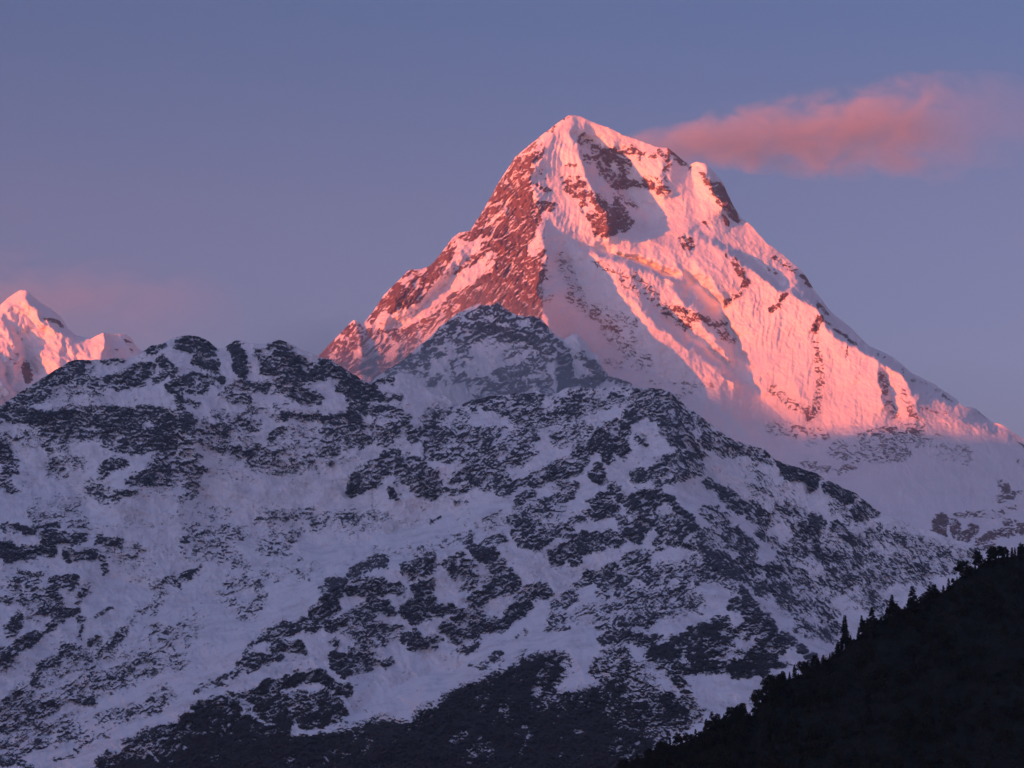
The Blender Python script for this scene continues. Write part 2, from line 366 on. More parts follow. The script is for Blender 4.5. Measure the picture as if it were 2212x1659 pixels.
# right shoulder rocks
paint(RB, cl('1', 1720,540, 1760,640, 1800,700, 1860,790, 1940,900, 2010,960, 2040,950, 2000,850, 1950,720, 1900,650, 1840,640), .72, soft=6)
paint(RB, cl('1', 1900,680, 1960,790, 2035,955), .97, 5, 5); paint(RB, cl('1', 1915,910, 1955,980), .95, 4, 4)
paint(RB, cl('1', 1560,1080, 1620,1060, 1690,1110, 1700,1175, 1600,1190), .85, soft=5); paint(RB, cl('1', 1760,960, 1820,1010), .85, 4, 4)
paint(RB, cl('1', 2010,1270, 2060,1370, 2110,1440), .75, 7, 7); paint(RB, cl('1', 1940,1190, 1950,1240), .7, 3, 5)
paint(RB, cl('3', 700,110, 740,160, 760,230, 720,290, 650,330), .72, 6, 8); paint(RB, cl('3', 960,290, 930,340, 890,365), .8, 7, 5)
paint(RB, cl('3', 1150,410, 1120,470), .92, 8, 5); paint(RB, cl('3', 1120,470, 1140,600, 1150,760, 1120,900, 1090,930), .5, 9, 10)
paint(RB, cl('3', 1290,560, 1290,620), .7, 3, 4)
for v, wd, p in ((.75, 14, (910,90, 980,140, 1060,190, 1100,240)), (.5, 12, (880,150, 960,200)), (.8, 10, (1130,330, 1190,390)), (.85, 9, (1170,420, 1260,490, 1340,550)), (.4, 10, (1400,560, 1500,600)), (.6, 9, (1440,590, 1480,610)),
                 (.75, 6, (1570,650, 1590,720, 1620,740)), (.8, 8, (1790,810, 1870,860)), (.3, 10, (1660,870, 1800,910)), (.7, 6, (2140,1010, 2212,1080)), (.5, 5, (1980,900, 2050,945)), (.3, 12, (1640,730, 1780,790))):
    paint(RB, cl('3', *p), v, wd * .41, 7)
for v, wd, p in ((.55, 20, (480,380, 560,420, 600,450)), (.5, 18, (640,430, 690,520)), (.45, 20, (180,180, 300,300, 400,420)), (.35, 24, (340,380, 440,450)), (.85, 10, (350,380, 450,450, 480,460)),
                 (.4, 22, (540,400, 620,460, 690,500)), (.3, 26, (900,780, 1000,860, 1110,900)), (.55, 16, (1060,880, 1110,920)), (.45, 24, (1470,700, 1500,850, 1560,960)), (.4, 22, (1580,800, 1640,930)),
                 (.42, 60, (1380,1060, 1640,1000)), (.36, 60, (1250,1100, 1560,1100)), (.55, 16, (1480,1100, 1560,1080)), (.33, 40, (900,980, 1160,1010)), (.22, 60, (1700,1060, 1900,1120)), (.55, 20, (1250,1210, 1320,1180)), (.35, 26, (1060,1160, 1220,1210)),
                 (.75, 26, (2100,1270, 2140,1330)), (.6, 20, (2080,1350, 2190,1330)), (.55, 18, (2100,1420, 2160,1400)), (.6, 18, (1860,1430, 2080,1430)), (.45, 14, (2180,1160, 2212,1180)), (.3, 20, (1180,1010, 1100,1060)),
                 (.93, 44, (1780,1470, 1760,1560)), (.85, 30, (1850,1480, 1880,1560, 1950,1510)), (.7, 24, (1960,1590, 2060,1530, 2200,1520)), (.7, 24, (1960,1650, 2050,1600)), (.6, 24, (2120,1470, 2212,1500)),
                 (.4, 16, (380,820, 480,800)), (.2, 50, (0,380, 150,450))):
    paint(RB, cl('3', *p), v, wd * .41, 9)
for v, wd, p in ((.35, 70, (560,420, 560,620)), (.4, 60, (800,640, 1000,780)), (.55, 50, (1080,850, 1180,920)), (.3, 100, (1120,900, 1400,1200)), (.28, 60, (700,300, 850,640)), (.35, 30, (1000,320, 1160,440)), (.4, 40, (1230,500, 1500,640, 1620,740)),
                 (.3, 40, (1100,1200, 1250,1230)), (.5, 14, (1460,1360, 1600,1370, 1740,1400)), (.5, 40, (1700,740, 1860,830)), (.55, 30, (2060,930, 2150,1000)), (.3, 40, (1760,1400, 1980,1410)), (.35, 30, (1230,430, 1320,560))):
    paint(RB, cl('M', *p), v, wd * .25, 12)
# zones of fluted ice
FL = np.zeros((PH, PW))
for v, p in ((1, cl('1', 640,180, 540,330, 540,600, 700,590, 820,560, 790,400, 700,220)), (1, cl('1', 400,560, 480,560, 600,850, 520,860)), (1, cl('1', 520,870, 760,800, 880,1000, 700,1060, 520,940)),
             (.7, cl('3', 640,320, 900,180, 1100,380, 1300,560, 1580,760, 1640,900, 1500,950, 1100,960, 900,900, 700,560)), (.6, cl('M', 1100,300, 1500,420, 1480,600, 1250,620)), (.5, cl('M', 1220,560, 1600,700, 1900,900, 1700,980, 1300,760)),
             (.6, cl('1', 1720,540, 1800,520, 1900,660, 1860,700)), (.4, cl('1', 1500,600, 1700,760, 1800,960, 1480,900))):
    paint(FL, p, v, soft=14)
def depthB(x, y):
    wx = x + 9 * fbm(x / 50, y / 50, 11, 4, .55); wy = y + 7 * fbm(x / 50, y / 50, 12, 4, .55)
    off = sample(UB, wx, wy, 580, 230, 5.0, True)
    base = 16000 - 3.2 * (y - 250) - np.maximum(y - 940, 0) * 3.5
    return base + off * 1.15
def attrB(x, y):
    rk = sample(RB, x + 4 * fbm(x / 14, y / 14, 31, 2), y + 4 * fbm(x / 14, y / 14, 32, 2))
    fl = sample(FL, x, y)
    rk = np.clip(rk, 0, 1) ** (1.15 - .4 * sstep(860, 960, y) - .15 * sstep(1240, 1130, x))
    left = sstep(1240, 1130, x)                       # left face: strata climb to the right; elsewhere ledges
    h1, s1 = craggy(x, y, 50, 141, 24, 5, 2.2); h2, s2 = craggy(x, y, -10, 151, 22, 5, 1.4)
    H = left * h1 + (1 - left) * h2; S = left * s1 + (1 - left) * s2
    n = .75 * H + .5 * S; q = cdf(-n, .95)
    rockv = (rk - q) * 1.7 + np.where(rk < .04, -1.2, -.05)
    fx = x + .12 * (y - 500)
    flute = ridged(fx / 11 + .5 * perlin(y / 40, x / 60, 61), y / 120, 62, 3, .5)
    big = ridged(*rot(x, y, -62, 120, 70), 71, 4, .5)
    mid = ridged(x / 38, y / 46, 81, 4, .55)
    fine = fbm(x / 9, y / 7, 91, 3, .6)
    lower = sstep(900, 1000, y)
    bump = 26 * left * ridged(*rot(x, y, 54, 110, 30), 84, 4, .6) + 20 * big * (1 + left) + (9 + 6 * left) * mid + 10 * flute * np.clip(fl + .12, 0, 1) + (9 * H + 4 * fine) * np.clip(rk, .16, 1) + .8 * fine * (1 - rk)
    sh = sstep(0, 30, y - np.interp(x, [c[0] for c in crestB], [c[1] for c in crestB]))
    return {'rock': rockv, 'scrub': 0 * x, '_bump': bump * (.35 + .65 * sh)}
UB = solve(580, 2430, 230, 1320, linesB)
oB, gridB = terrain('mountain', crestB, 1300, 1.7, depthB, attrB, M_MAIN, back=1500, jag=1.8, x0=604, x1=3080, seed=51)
tag(oB, 'highest peak, a snow pyramid with red-lit rock faces and blue shaded ice', 'mountain', kind='structure')

# ------------------------------------------------------------------ far peak at the left edge
crestA = cl('4', -1500,900, -700,420, -300,330, -120,230, 0,182, 50,140, 110,100, 145,98, 200,150, 290,210, 340,250, 375,310, 420,350, 500,370, 540,350, 570,335, 620,345, 690,342, 730,370, 750,410, 790,440, 850,520, 1000,640)
linesA = [[p + (o,) for p, o in zip(crestA, (300,260,200,150,140,110,60,40,80,130,170,200,180,120,60,0,110,150,200,240,260,300,350))],
 [p + (o,) for p, o in zip(cl('4', 130,100, 180,200, 230,290, 330,330, 430,400), (40, 0, 0, 60, 80))],
 [p + (o,) for p, o in zip(cl('4', 20,190, 120,230, 200,290, 260,330), (80, 60, 90, 160))],
 [p + (o,) for p, o in zip(cl('4', 572,335, 575,400, 560,470, 540,600), (0,-60,-100,-100))],
 [p + (o,) for p, o in zip(cl('4', 600,345, 605,400, 610,480), (130,130,100))],
 [p + (o,) for p, o in zip(cl('4', 0,260, 40,350, 90,420, 100,500), (30,-10,-20,40))],
 [p + (o,) for p, o in zip(cl('4', 100,330, 140,430, 200,560), (120,180,230))],
 [p + (o,) for p, o in zip(cl('4', 190,400, 260,450, 330,540), (90,60,20))],
 [p + (o,) for p, o in zip(cl('4', -120,560, 0,580, 40,640, 80,690), (-260,-300,-310,-320))],
 [p + (o,) for p, o in zip(cl('4', 20,570, 70,640, 130,760), (60,120,140))],
 [p + (o,) for p, o in zip(cl('4', -300,1000, 0,1000, 400,1000, 1000,1000), (-200,-200,-150,-100))]]
linesA = [[(a[0], a[1], a[2] * 1.4) for a in l_] for l_ in linesA]
RA = np.zeros((PH, PW))
for v, wd, p in ((.85, 12, (250,260, 320,275, 345,300)), (.6, 12, (680,360, 720,400, 730,440)), (.5, 5, (640,430, 700,440)), (.9, 28, (140,520, 160,590)), (.6, 3, (250,215, 262,240)), (.3, 30, (60,420, 90,500))):
    paint(RA, cl('4', *p), v, wd * .39, 6)
UA = solve(-140, 420, 600, 1000, linesA)
def depthA(x, y):
    return 17300 - 3.9 * (y - 620) + sample(UA, x + 5 * fbm(x / 40, y / 40, 13, 3), y + 5 * fbm(x / 40, y / 40, 14, 3), -140, 600, 5.0, True)
def attrA(x, y):
    rk = sample(RA, x, y); q = cdf(fbm(*rot(x, y, -8, 20, 5), 43, 4, .6))
    b = 70 * ridged(*rot(x, y, -55, 70, 42), 72, 4, .55) + 26 * ridged(x / 26, y / 30, 73, 3) + 3 * fbm(x / 8, y / 8, 74, 2)
    sh = sstep(0, 26, y - np.interp(x, [c[0] for c in crestA], [c[1] for c in crestA]))
    return {'rock': (rk - q) * 2.2 - .15, 'scrub': 0 * x, '_bump': b * (.2 + .8 * sh)}
oA, _ = terrain('mountain', crestA, 960, 2.2, depthA, attrA, M_MAIN, back=800, jag=1.2, x0=-560, x1=380, seed=52)
tag(oA, 'distant snow peak glowing orange behind the dark rocky ridge', 'mountain', kind='structure')

# ------------------------------------------------------------------ rocky knoll before the great peak
crestC = cl('2', 300,1180, 430,960, 560,870, 640,815, 740,735, 800,690, 880,600, 940,560, 1000,510, 1060,480, 1100,455, 1150,435, 1180,448, 1240,450, 1280,432, 1340,480, 1420,520, 1480,532, 1530,525, 1580,540, 1640,610, 1680,655, 1740,690, 1800,650, 1835,648, 1890,700, 1930,770, 1980,800, 2010,880, 2060,940, 2130,960, 2200,985, 2300,1060, 2600,1250, 3100,1500)
linesC = [[p + (o,) for p, o in zip(crestC, (300,260,240,230,220,200,170,160,140,120,100,80,70,40,0,-10,0,0,30,60,80,70,100,40,30,70,90,110,130,140,150,160,170,180,190))],
 [p + (o,) for p, o in zip(cl('2', 1280,440, 1340,560, 1400,640, 1560,740, 1670,700, 1690,800, 1690,950, 1690,1080, 1700,1250), (0,-30,-50,-80,-60,-120,-150,-170,-180))],
 [p + (o,) for p, o in zip(cl('2', 1760,700, 1790,850, 1830,1000, 1900,1150), (60,60,60,40))],
 [p + (o,) for p, o in zip(cl('2', 1840,660, 1860,760, 1950,860), (0,10,60))],
 [p + (o,) for p, o in zip(cl('2', 1230,700, 1150,800, 1050,950, 950,1060), (60,40,20,0))],
 [p + (o,) for p, o in zip(cl('2', 1370,720, 1260,850, 1200,1000), (0,-20,-30))],
 [p + (o,) for p, o in zip(cl('2', 1100,600, 900,760, 800,900), (40,100,130))],
 [p + (o,) for p, o in zip(cl('2', 300,1400, 1000,1400, 1600,1400, 2300,1400), (60,0,-100,60))]]
RC = np.zeros((PH, PW))
paint(RC, cl('2', 880,600, 1000,500, 1280,430, 1420,520, 1560,560, 1700,700, 1560,780, 1400,740, 1250,680, 1150,640, 1010,740, 940,690), .50, soft=20)
for v, wd, p in ((.88, 36, (1100,620, 1220,590, 1300,620)), (.92, 46, (1300,640, 1420,650, 1560,700)), (.7, 26, (930,600, 1010,650)), (.85, 40, (800,760, 880,690)), (.6, 30, (760,800, 900,780)),
                 (.55, 40, (1020,750, 1200,640)), (.8, 20, (1530,540, 1620,620, 1660,690)), (.7, 40, (1440,760, 1600,700)),
                 (.55, 60, (600,830, 760,850)), (.75, 22, (810,1000, 880,950)), (.85, 24, (990,980, 1060,940)), (.8, 12, (920,990, 940,970)), (.75, 26, (1090,1000, 1200,950)), (.6, 14, (1040,880, 1060,840)), (.45, 26, (960,860, 1080,800)),
                 (.75, 50, (1250,1000, 1380,950)), (.7, 50, (1240,1070, 1480,1000)), (.55, 50, (1480,900, 1600,800)), (.62, 40, (1400,850, 1500,800)), (.5, 16, (1220,850, 1290,840)),
                 (.9, 60, (1740,820, 1760,1040)), (.85, 46, (1830,1000, 1980,980)), (.65, 26, (1860,800, 1960,870)), (.8, 20, (1960,900, 2100,970, 2190,990)), (.75, 20, (1700,700, 1760,760))):
    paint(RC, cl('2', *p), v, wd * .3125, 12)
paint(RC, cl('2', 1240,690, 1300,740, 1370,715, 1410,760, 1530,745, 1480,830, 1300,900, 1180,960, 1080,880, 1150,800), .05, soft=6, mode='set')
paint(RC, cl('2', 1380,740, 1480,760, 1400,850, 1300,840), .25, soft=8, mode='max')
for v, wd, p in ((.6, 60, (1180,1060, 1400,1040)), (.7, 60, (1300,930, 1420,980)), (.6, 50, (1560,880, 1620,1040)), (.5, 30, (960,900, 1180,1020)), (.5, 60, (560,900, 760,880)), (.65, 30, (1000,700, 1240,640)), (.8, 26, (900,640, 960,600)), (.75, 30, (1640,700, 1660,800))):
    paint(RC, cl('2', *p), v, wd * .3125, 16)
UC = solve(740, 1420, 600, 1020, linesC)
def depthC(x, y):
    return 11900 - 3.6 * (y - 650) + sample(UC, x + 4 * fbm(x / 30, y / 30, 15, 3), y + 4 * fbm(x / 30, y / 30, 16, 3), 740, 600, 5.0, True)
def attrC(x, y):
    rk = np.clip(sample(RC, x + 6 * fbm(x / 16, y / 16, 33, 3), y + 6 * fbm(x / 16, y / 16, 34, 3)), 0, 1) ** .7
    H, S = craggy(x, y, 25, 161, 22, 5, 1.6); n = .75 * H + .5 * S; q = cdf(-n, .95)
    b = 34 * ridged(*rot(x, y, -50, 60, 36), 75, 4, .55) + 8 * ridged(x / 20, y / 20, 76, 3) + (9 * H + 3 * fbm(x / 8, y / 6, 77, 3)) * np.clip(rk, .04, 1)
    return {'rock': (rk - q) * 1.9 + np.where(rk < .04, -1.2, -.05), 'scrub': 0 * x, '_bump': b}
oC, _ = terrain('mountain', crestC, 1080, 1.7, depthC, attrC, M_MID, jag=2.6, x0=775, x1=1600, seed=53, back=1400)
tag(oC, 'rocky snow-dusted knoll rising in mist below the highest peak', 'mountain', kind='structure')
# ------------------------------------------------------------------ dark rocky ridge and snow bowls
crestD = [(-900, 1250), (-500, 1010), (-140, 905)] + cl('4', 0,740, 60,700, 180,620, 260,570, 330,530, 380,495, 460,480, 520,488, 560,485, 640,475, 690,480, 770,460, 830,410, 900,395, 960,365, 1030,352, 1100,350, 1160,385, 1205,428, 1240,415, 1310,378, 1380,392, 1450,402, 1540,375, 1600,395, 1690,440, 1770,470, 1840,490, 1920,540, 1990,590, 2060,625) + cl('2', 380,975, 430,968, 480,950, 560,945, 610,915, 650,925, 690,922, 740,960, 780,1020, 830,1060, 895,1068, 960,1110, 1000,1150, 1030,1138, 1100,1105, 1200,1085, 1300,1070, 1450,1060, 1560,1050, 1640,1085, 1700,1060, 1760,1020, 1850,1010, 1960,1030) + cl('3', 60,770, 190,770, 330,775, 380,800, 450,860, 540,930, 600,980, 700,1050, 780,1065, 850,1090, 920,1150, 1000,1180, 1120,1210, 1200,1260, 1330,1320, 1420,1390, 1480,1430) + [(1960,1130),(2020,1150),(2060,1165),(2130,1185),(2340,1200),(2700,1290),(3100,1420)]
cx = [c[0] for c in crestD]; cy = [c[1] for c in crestD]
def L3(*p): return [tuple(p[i:i + 3]) for i in range(0, len(p), 3)]
linesD = [
 L3(-130,905,60, 60,850,40, 150,775,-20, 230,770,0, 330,745,0, 410,725,-40, 470,755,80, 520,735,0, 600,735,0, 700,775,60, 800,830,80, 880,880,60, 985,880,200, 1040,865,180, 1180,850,60, 1300,850,0, 1400,838,-60, 1440,838,-60, 1500,880,20, 1600,960,60, 1700,1005,80, 1850,1090,120, 1960,1130,120, 2130,1185,100, 2330,1200,60),
 L3(410,735,-40, 380,830,-100, 400,900,-120, 430,960,-60),                       # buttress under the left top
 L3(300,790,0, 200,860,-40, 60,890,-20),
 L3(620,760,-20, 560,850,20, 640,960,80),
 L3(380,960,20, 320,1030,-60, 250,1090,-30),
 L3(0,1000,60, 100,1010,90, 200,1100,140),
 L3(450,1080,190, 560,1140,240, 700,1110,260, 780,1060,200),                     # bowl
 L3(560,1180,230, 760,1180,220, 900,1130,200, 1000,1090,120),
 L3(-100,1150,-60, 0,1150,-60, 120,1160,-60, 220,1180,20, 180,1250,0, 60,1330,-50, -60,1430,-100),
 L3(250,1250,140, 400,1300,120, 550,1280,160),
 L3(330,1440,60, 150,1560,60, 0,1640,80),
 L3(780,1040,110, 900,1030,60, 1060,970,20, 1250,930,-20, 1380,890,-60),         # rocky apron
 L3(1410,850,-60, 1460,940,-130, 1500,1000,-150, 1440,1060,-190, 1491,1124,-240, 1528,1194,-280, 1586,1269,-300, 1623,1290,-310, 1656,1330,-330, 1710,1380,-350, 1752,1420,-370, 1790,1480,-380),
 L3(1480,950,-60, 1560,1040,120, 1640,1110,170, 1720,1220,180, 1780,1320,160, 1830,1420,120),   # gully right of the spur
 L3(1600,1150,0, 1640,1240,-30, 1700,1330,-60),
 L3(1900,1200,120, 2000,1250,100, 2080,1300,60),
 L3(1300,1240,-80, 1100,1350,-100, 960,1400,-80),                                  # hollow between the spurs
 L3(1250,1060,-60, 1180,1130,-120, 1070,1180,-170, 950,1200,-190, 840,1230,-200, 720,1270,-210, 640,1340,-200, 560,1410,-190, 470,1490,-180, 300,1590,-170, 180,1680,-170),
 L3(1400,1140,-160, 1300,1200,-160),
 L3(1640,1345,-330, 1590,1335,-370, 1440,1345,-370, 1366,1352,-370, 1254,1385,-350, 1190,1407,-350, 1066,1450,-380, 960,1500,-400, 880,1560,-420, 800,1640,-430),
 L3(600,1487,-160, 693,1453,-200, 746,1461,-200, 772,1502,-170),
 L3(1000,1440,-60, 880,1470,-80, 760,1540,-120),
 L3(1330,1370,-420, 1380,1450,-520, 1450,1520,-560, 1500,1580,-570),
 L3(1560,1440,-470, 1600,1500,-480),
 L3(-130,1720,60, 300,1720,-160, 700,1720,-320, 1100,1720,-650, 1500,1720,-700, 1900,1720,-500, 2330,1720,-300),
]
RD = np.zeros((PH, PW)); FD = np.zeros((PH, PW)); SD = np.zeros((PH, PW)); TU = np.zeros((PH, PW)); TD = np.zeros((PH, PW))
FD += .27                                                       # scattered small stones
def st(v, items, k, soft=10, arr=None):
    for val, wd, p in items: paint(RD if arr is None else arr, cl(v, *p), val, wd * k, soft if val >= .55 else soft + 26)
# left mountain (view 4)
st('4', ((.55, 60, (0,780, 150,700, 300,600, 420,560)), (.72, 26, (20,760, 120,690, 240,600, 350,530)), (.78, 24, (380,510, 480,500, 520,520)), (.45, 60, (340,640, 500,620)), (.7, 12, (560,500, 640,485, 690,500)),
 (.8, 30, (600,600, 700,560)), (.85, 44, (720,560, 820,540)), (.8, 30, (640,620, 760,610)), (.85, 34, (900,500, 950,550)), (.7, 20, (860,600, 900,580)), (.6, 26, (830,420, 900,400)),
 (.85, 40, (1020,390, 1100,400, 1180,440)), (.8, 30, (1080,480, 1200,530)), (.8, 26, (1130,600, 1230,590)), (.85, 30, (940,640, 1000,600, 1080,580)), (.7, 30, (1060,640, 1130,650)), (.9, 26, (970,660, 990,740)), (.6, 20, (1000,700, 1080,730)),
 (.92, 36, (1290,420, 1330,500, 1350,550)), (.7, 40, (1440,450, 1500,540)), (.8, 44, (1520,400, 1600,460, 1680,520)), (.72, 60, (1600,480, 1680,560, 1500,520)), (.7, 50, (1720,560, 1850,540)), (.85, 34, (1790,520, 1900,560, 2060,660)), (.95, 44, (1900,640, 2010,690)),
 (.6, 40, (1630,680, 1740,700)), (.5, 50, (1560,620, 1650,650)), (.55, 30, (1360,620, 1460,640)), (.6, 24, (1300,710, 1370,700)), (.4, 40, (1260,640, 1340,660)),
 (.92, 26, (0,790, 130,780, 280,790)), (.85, 34, (60,810, 260,800)), (.7, 46, (320,790, 560,780, 760,800)), (.75, 40, (540,830, 720,840)), (.55, 60, (260,860, 520,880)), (.75, 46, (800,780, 1020,820)), (.72, 44, (900,850, 1030,850)),
 (.62, 60, (600,920, 780,960)), (.66, 60, (760,900, 930,960)), (.6, 40, (960,930, 1040,960)), (.4, 40, (180,900, 360,950)), (.4, 30, (0,880, 160,930)), (.6, 16, (240,960, 270,1010)), (.45, 30, (300,1090, 440,1060)),
 (.6, 40, (880,1050, 1080,1040)), (.8, 34, (760,1130, 880,1080, 960,1110)), (.82, 30, (720,1160, 820,1150)), (.62, 40, (560,1100, 660,1060)), (.5, 40, (520,1190, 600,1240)), (.75, 24, (640,1240, 740,1230)), (.6, 24, (980,1100, 1130,1090)), (.45, 30, (900,1180, 1080,1170)), (.5, 12, (1000,1230, 1060,1220)),
 (.5, 50, (1080,870, 1240,880)), (.6, 20, (1100,870, 1200,860)), (.45, 50, (1220,820, 1380,860)), (.5, 34, (1180,960, 1420,1010)), (.7, 18, (1210,990, 1420,1000)), (.45, 50, (1420,1000, 1700,1030)), (.5, 26, (1400,1060, 1640,1080)), (.35, 30, (1380,790, 1560,780)),
 (.8, 20, (1560,790, 1680,800, 1780,800)), (.65, 30, (1800,820, 1960,840)), (.6, 30, (1560,880, 1500,920)), (.4, 50, (1600,900, 1800,940)), (.55, 50, (1820,900, 2000,930)), (.5, 40, (1680,960, 1880,1000)), (.5, 40, (2020,880, 2180,920)),
 (.7, 30, (1960,760, 2200,770)), (.7, 24, (2080,690, 2212,700)), (.65, 20, (2090,600, 2180,590)),
 (.8, 44, (40,990, 60,1080)), (.7, 40, (20,1130, 50,1190)), (.6, 20, (0,960, 60,980)), (.5, 24, (390,1060, 320,1100)), (.22, 40, (200,1290, 240,1400)), (.2, 60, (340,1300, 440,1400)),
 (.75, 34, (2000,1160, 2120,1080)), (.7, 44, (2000,1110, 2160,1040)), (.6, 26, (1960,1210, 2060,1180)), (.5, 12, (1920,1050, 1980,1040))), .39)
# west bowl floor, lower left (view 5)
st('5', ((.9, 26, (90,280, 320,280)), (.85, 50, (260,300, 290,360)), (.8, 34, (330,330, 480,340)), (.8, 26, (560,340, 680,360)), (.78, 40, (400,430, 520,430)), (.9, 40, (20,400, 180,410, 280,400)), (.85, 30, (60,440, 200,430)), (.6, 30, (0,260, 60,270)), (.6, 26, (590,440, 600,520)),
 (.6, 36, (100,560, 220,560)), (.8, 30, (320,590, 430,570)), (.8, 28, (340,620, 420,600)), (.7, 22, (100,600, 120,660)), (.7, 34, (290,640, 330,690)), (.5, 30, (180,600, 240,680)), (.65, 26, (10,690, 40,700)), (.75, 26, (240,760, 430,760)), (.85, 24, (350,790, 450,755)), (.7, 24, (280,870, 330,800)),
 (.75, 36, (60,870, 110,800)), (.92, 40, (30,1000, 130,940, 210,900)), (.7, 24, (0,1050, 60,1010)), (.5, 26, (140,700, 200,800)), (.6, 16, (450,700, 490,620)), (.6, 14, (470,800, 450,900)), (.4, 20, (20,520, 60,640)),
 (.85, 26, (240,1090, 330,1020, 400,950)), (.85, 22, (180,1180, 240,1090)), (.75, 26, (400,1010, 440,970)), (.75, 18, (510,950, 570,930)), (.7, 22, (620,960, 680,900)), (.5, 20, (420,1040, 560,1000)), (.5, 16, (700,880, 780,800, 820,740)), (.55, 16, (560,780, 610,740)), (.5, 12, (880,750, 960,640)), (.6, 18, (1020,590, 1150,500)), (.5, 16, (900,620, 1020,570)),
 (.5, 40, (1330,600, 1460,600)), (.55, 30, (1430,740, 1520,690)), (.4, 50, (1320,700, 1430,760)), (.4, 24, (1380,480, 1440,520)), (.35, 40, (1280,650, 1360,640)), (.35, 40, (1040,830, 1120,860)), (.5, 20, (1040,840, 1120,830)), (.4, 30, (900,880, 1080,910)), (.4, 30, (900,990, 960,960)),
 (.35, 60, (640,400, 760,430)), (.3, 60, (1060,380, 1300,400)), (.35, 30, (1100,300, 1380,300)), (.3, 60, (1540,340, 1700,330)), (.35, 26, (1500,220, 1800,200)), (.3, 16, (2020,280, 2212,220)), (.3, 14, (1160,200, 1300,180)), (.3, 40, (1500,380, 1700,450)), (.2, 60, (1500,520, 1800,520)),
 (.7, 24, (30,1280, 100,1230)), (.6, 40, (180,1320, 320,1300)), (.65, 30, (240,1340, 330,1310)), (.5, 60, (40,1420, 200,1380)), (.6, 26, (460,1260, 520,1270)), (.5, 26, (480,1220, 510,1230)), (.55, 26, (680,1340, 760,1360)), (.5, 30, (600,1390, 820,1330)), (.65, 26, (800,1320, 930,1330)), (.5, 40, (860,1280, 960,1240)), (.35, 60, (400,1200, 700,1150)), (.35, 80, (700,1100, 1000,1000)), (.3, 70, (300,1100, 600,1000)),
 (.55, 16, (60,1590, 200,1540, 400,1490, 620,1460)), (.5, 30, (20,1520, 240,1500)), (.9, 7, (300,1610, 420,1560, 600,1465)), (.85, 26, (20,1620, 120,1620, 180,1660)), (.5, 60, (300,1450, 440,1430)), (.35, 80, (200,1200, 60,1350)), (.4, 18, (0,1100, 80,1060))), .375, 9)
# diagonal cliff band (views 5, 6)
st('5', ((.95, 46, (1930,600, 1880,700, 1830,770)), (.92, 40, (1900,640, 1960,620)), (.85, 40, (2040,530, 2150,480, 2212,460)), (.7, 30, (2020,650, 2100,640)), (.7, 40, (1640,860, 1760,830, 1900,830)), (.85, 36, (1560,900, 1700,850)), (.8, 36, (1560,970, 1720,960)), (.9, 30, (1430,1060, 1540,1040)), (.75, 26, (1420,1030, 1620,1010)),
 (.7, 18, (1540,880, 1440,950, 1400,1030)), (.75, 18, (1330,1130, 1420,1020)), (.7, 18, (1230,1160, 1330,1110)), (.6, 14, (1120,1230, 1240,1170, 1300,1180)), (.6, 36, (2000,790, 2100,740)), (.8, 26, (2130,690, 2200,640)), (.7, 24, (2100,800, 2150,760)), (.7, 24, (2160,640, 2212,600)), (.6, 26, (1920,940, 1930,930)),
 (.9, 36, (1940,1010, 1990,1110)), (.8, 36, (2030,1000, 2100,1010)), (.7, 24, (2130,1080, 2150,1060)), (.7, 24, (2190,860, 2200,900)), (.6, 26, (2090,920, 2130,940)), (.7, 18, (1970,1220, 2000,1200)), (.6, 20, (2060,830, 2200,830))), .375, 8)
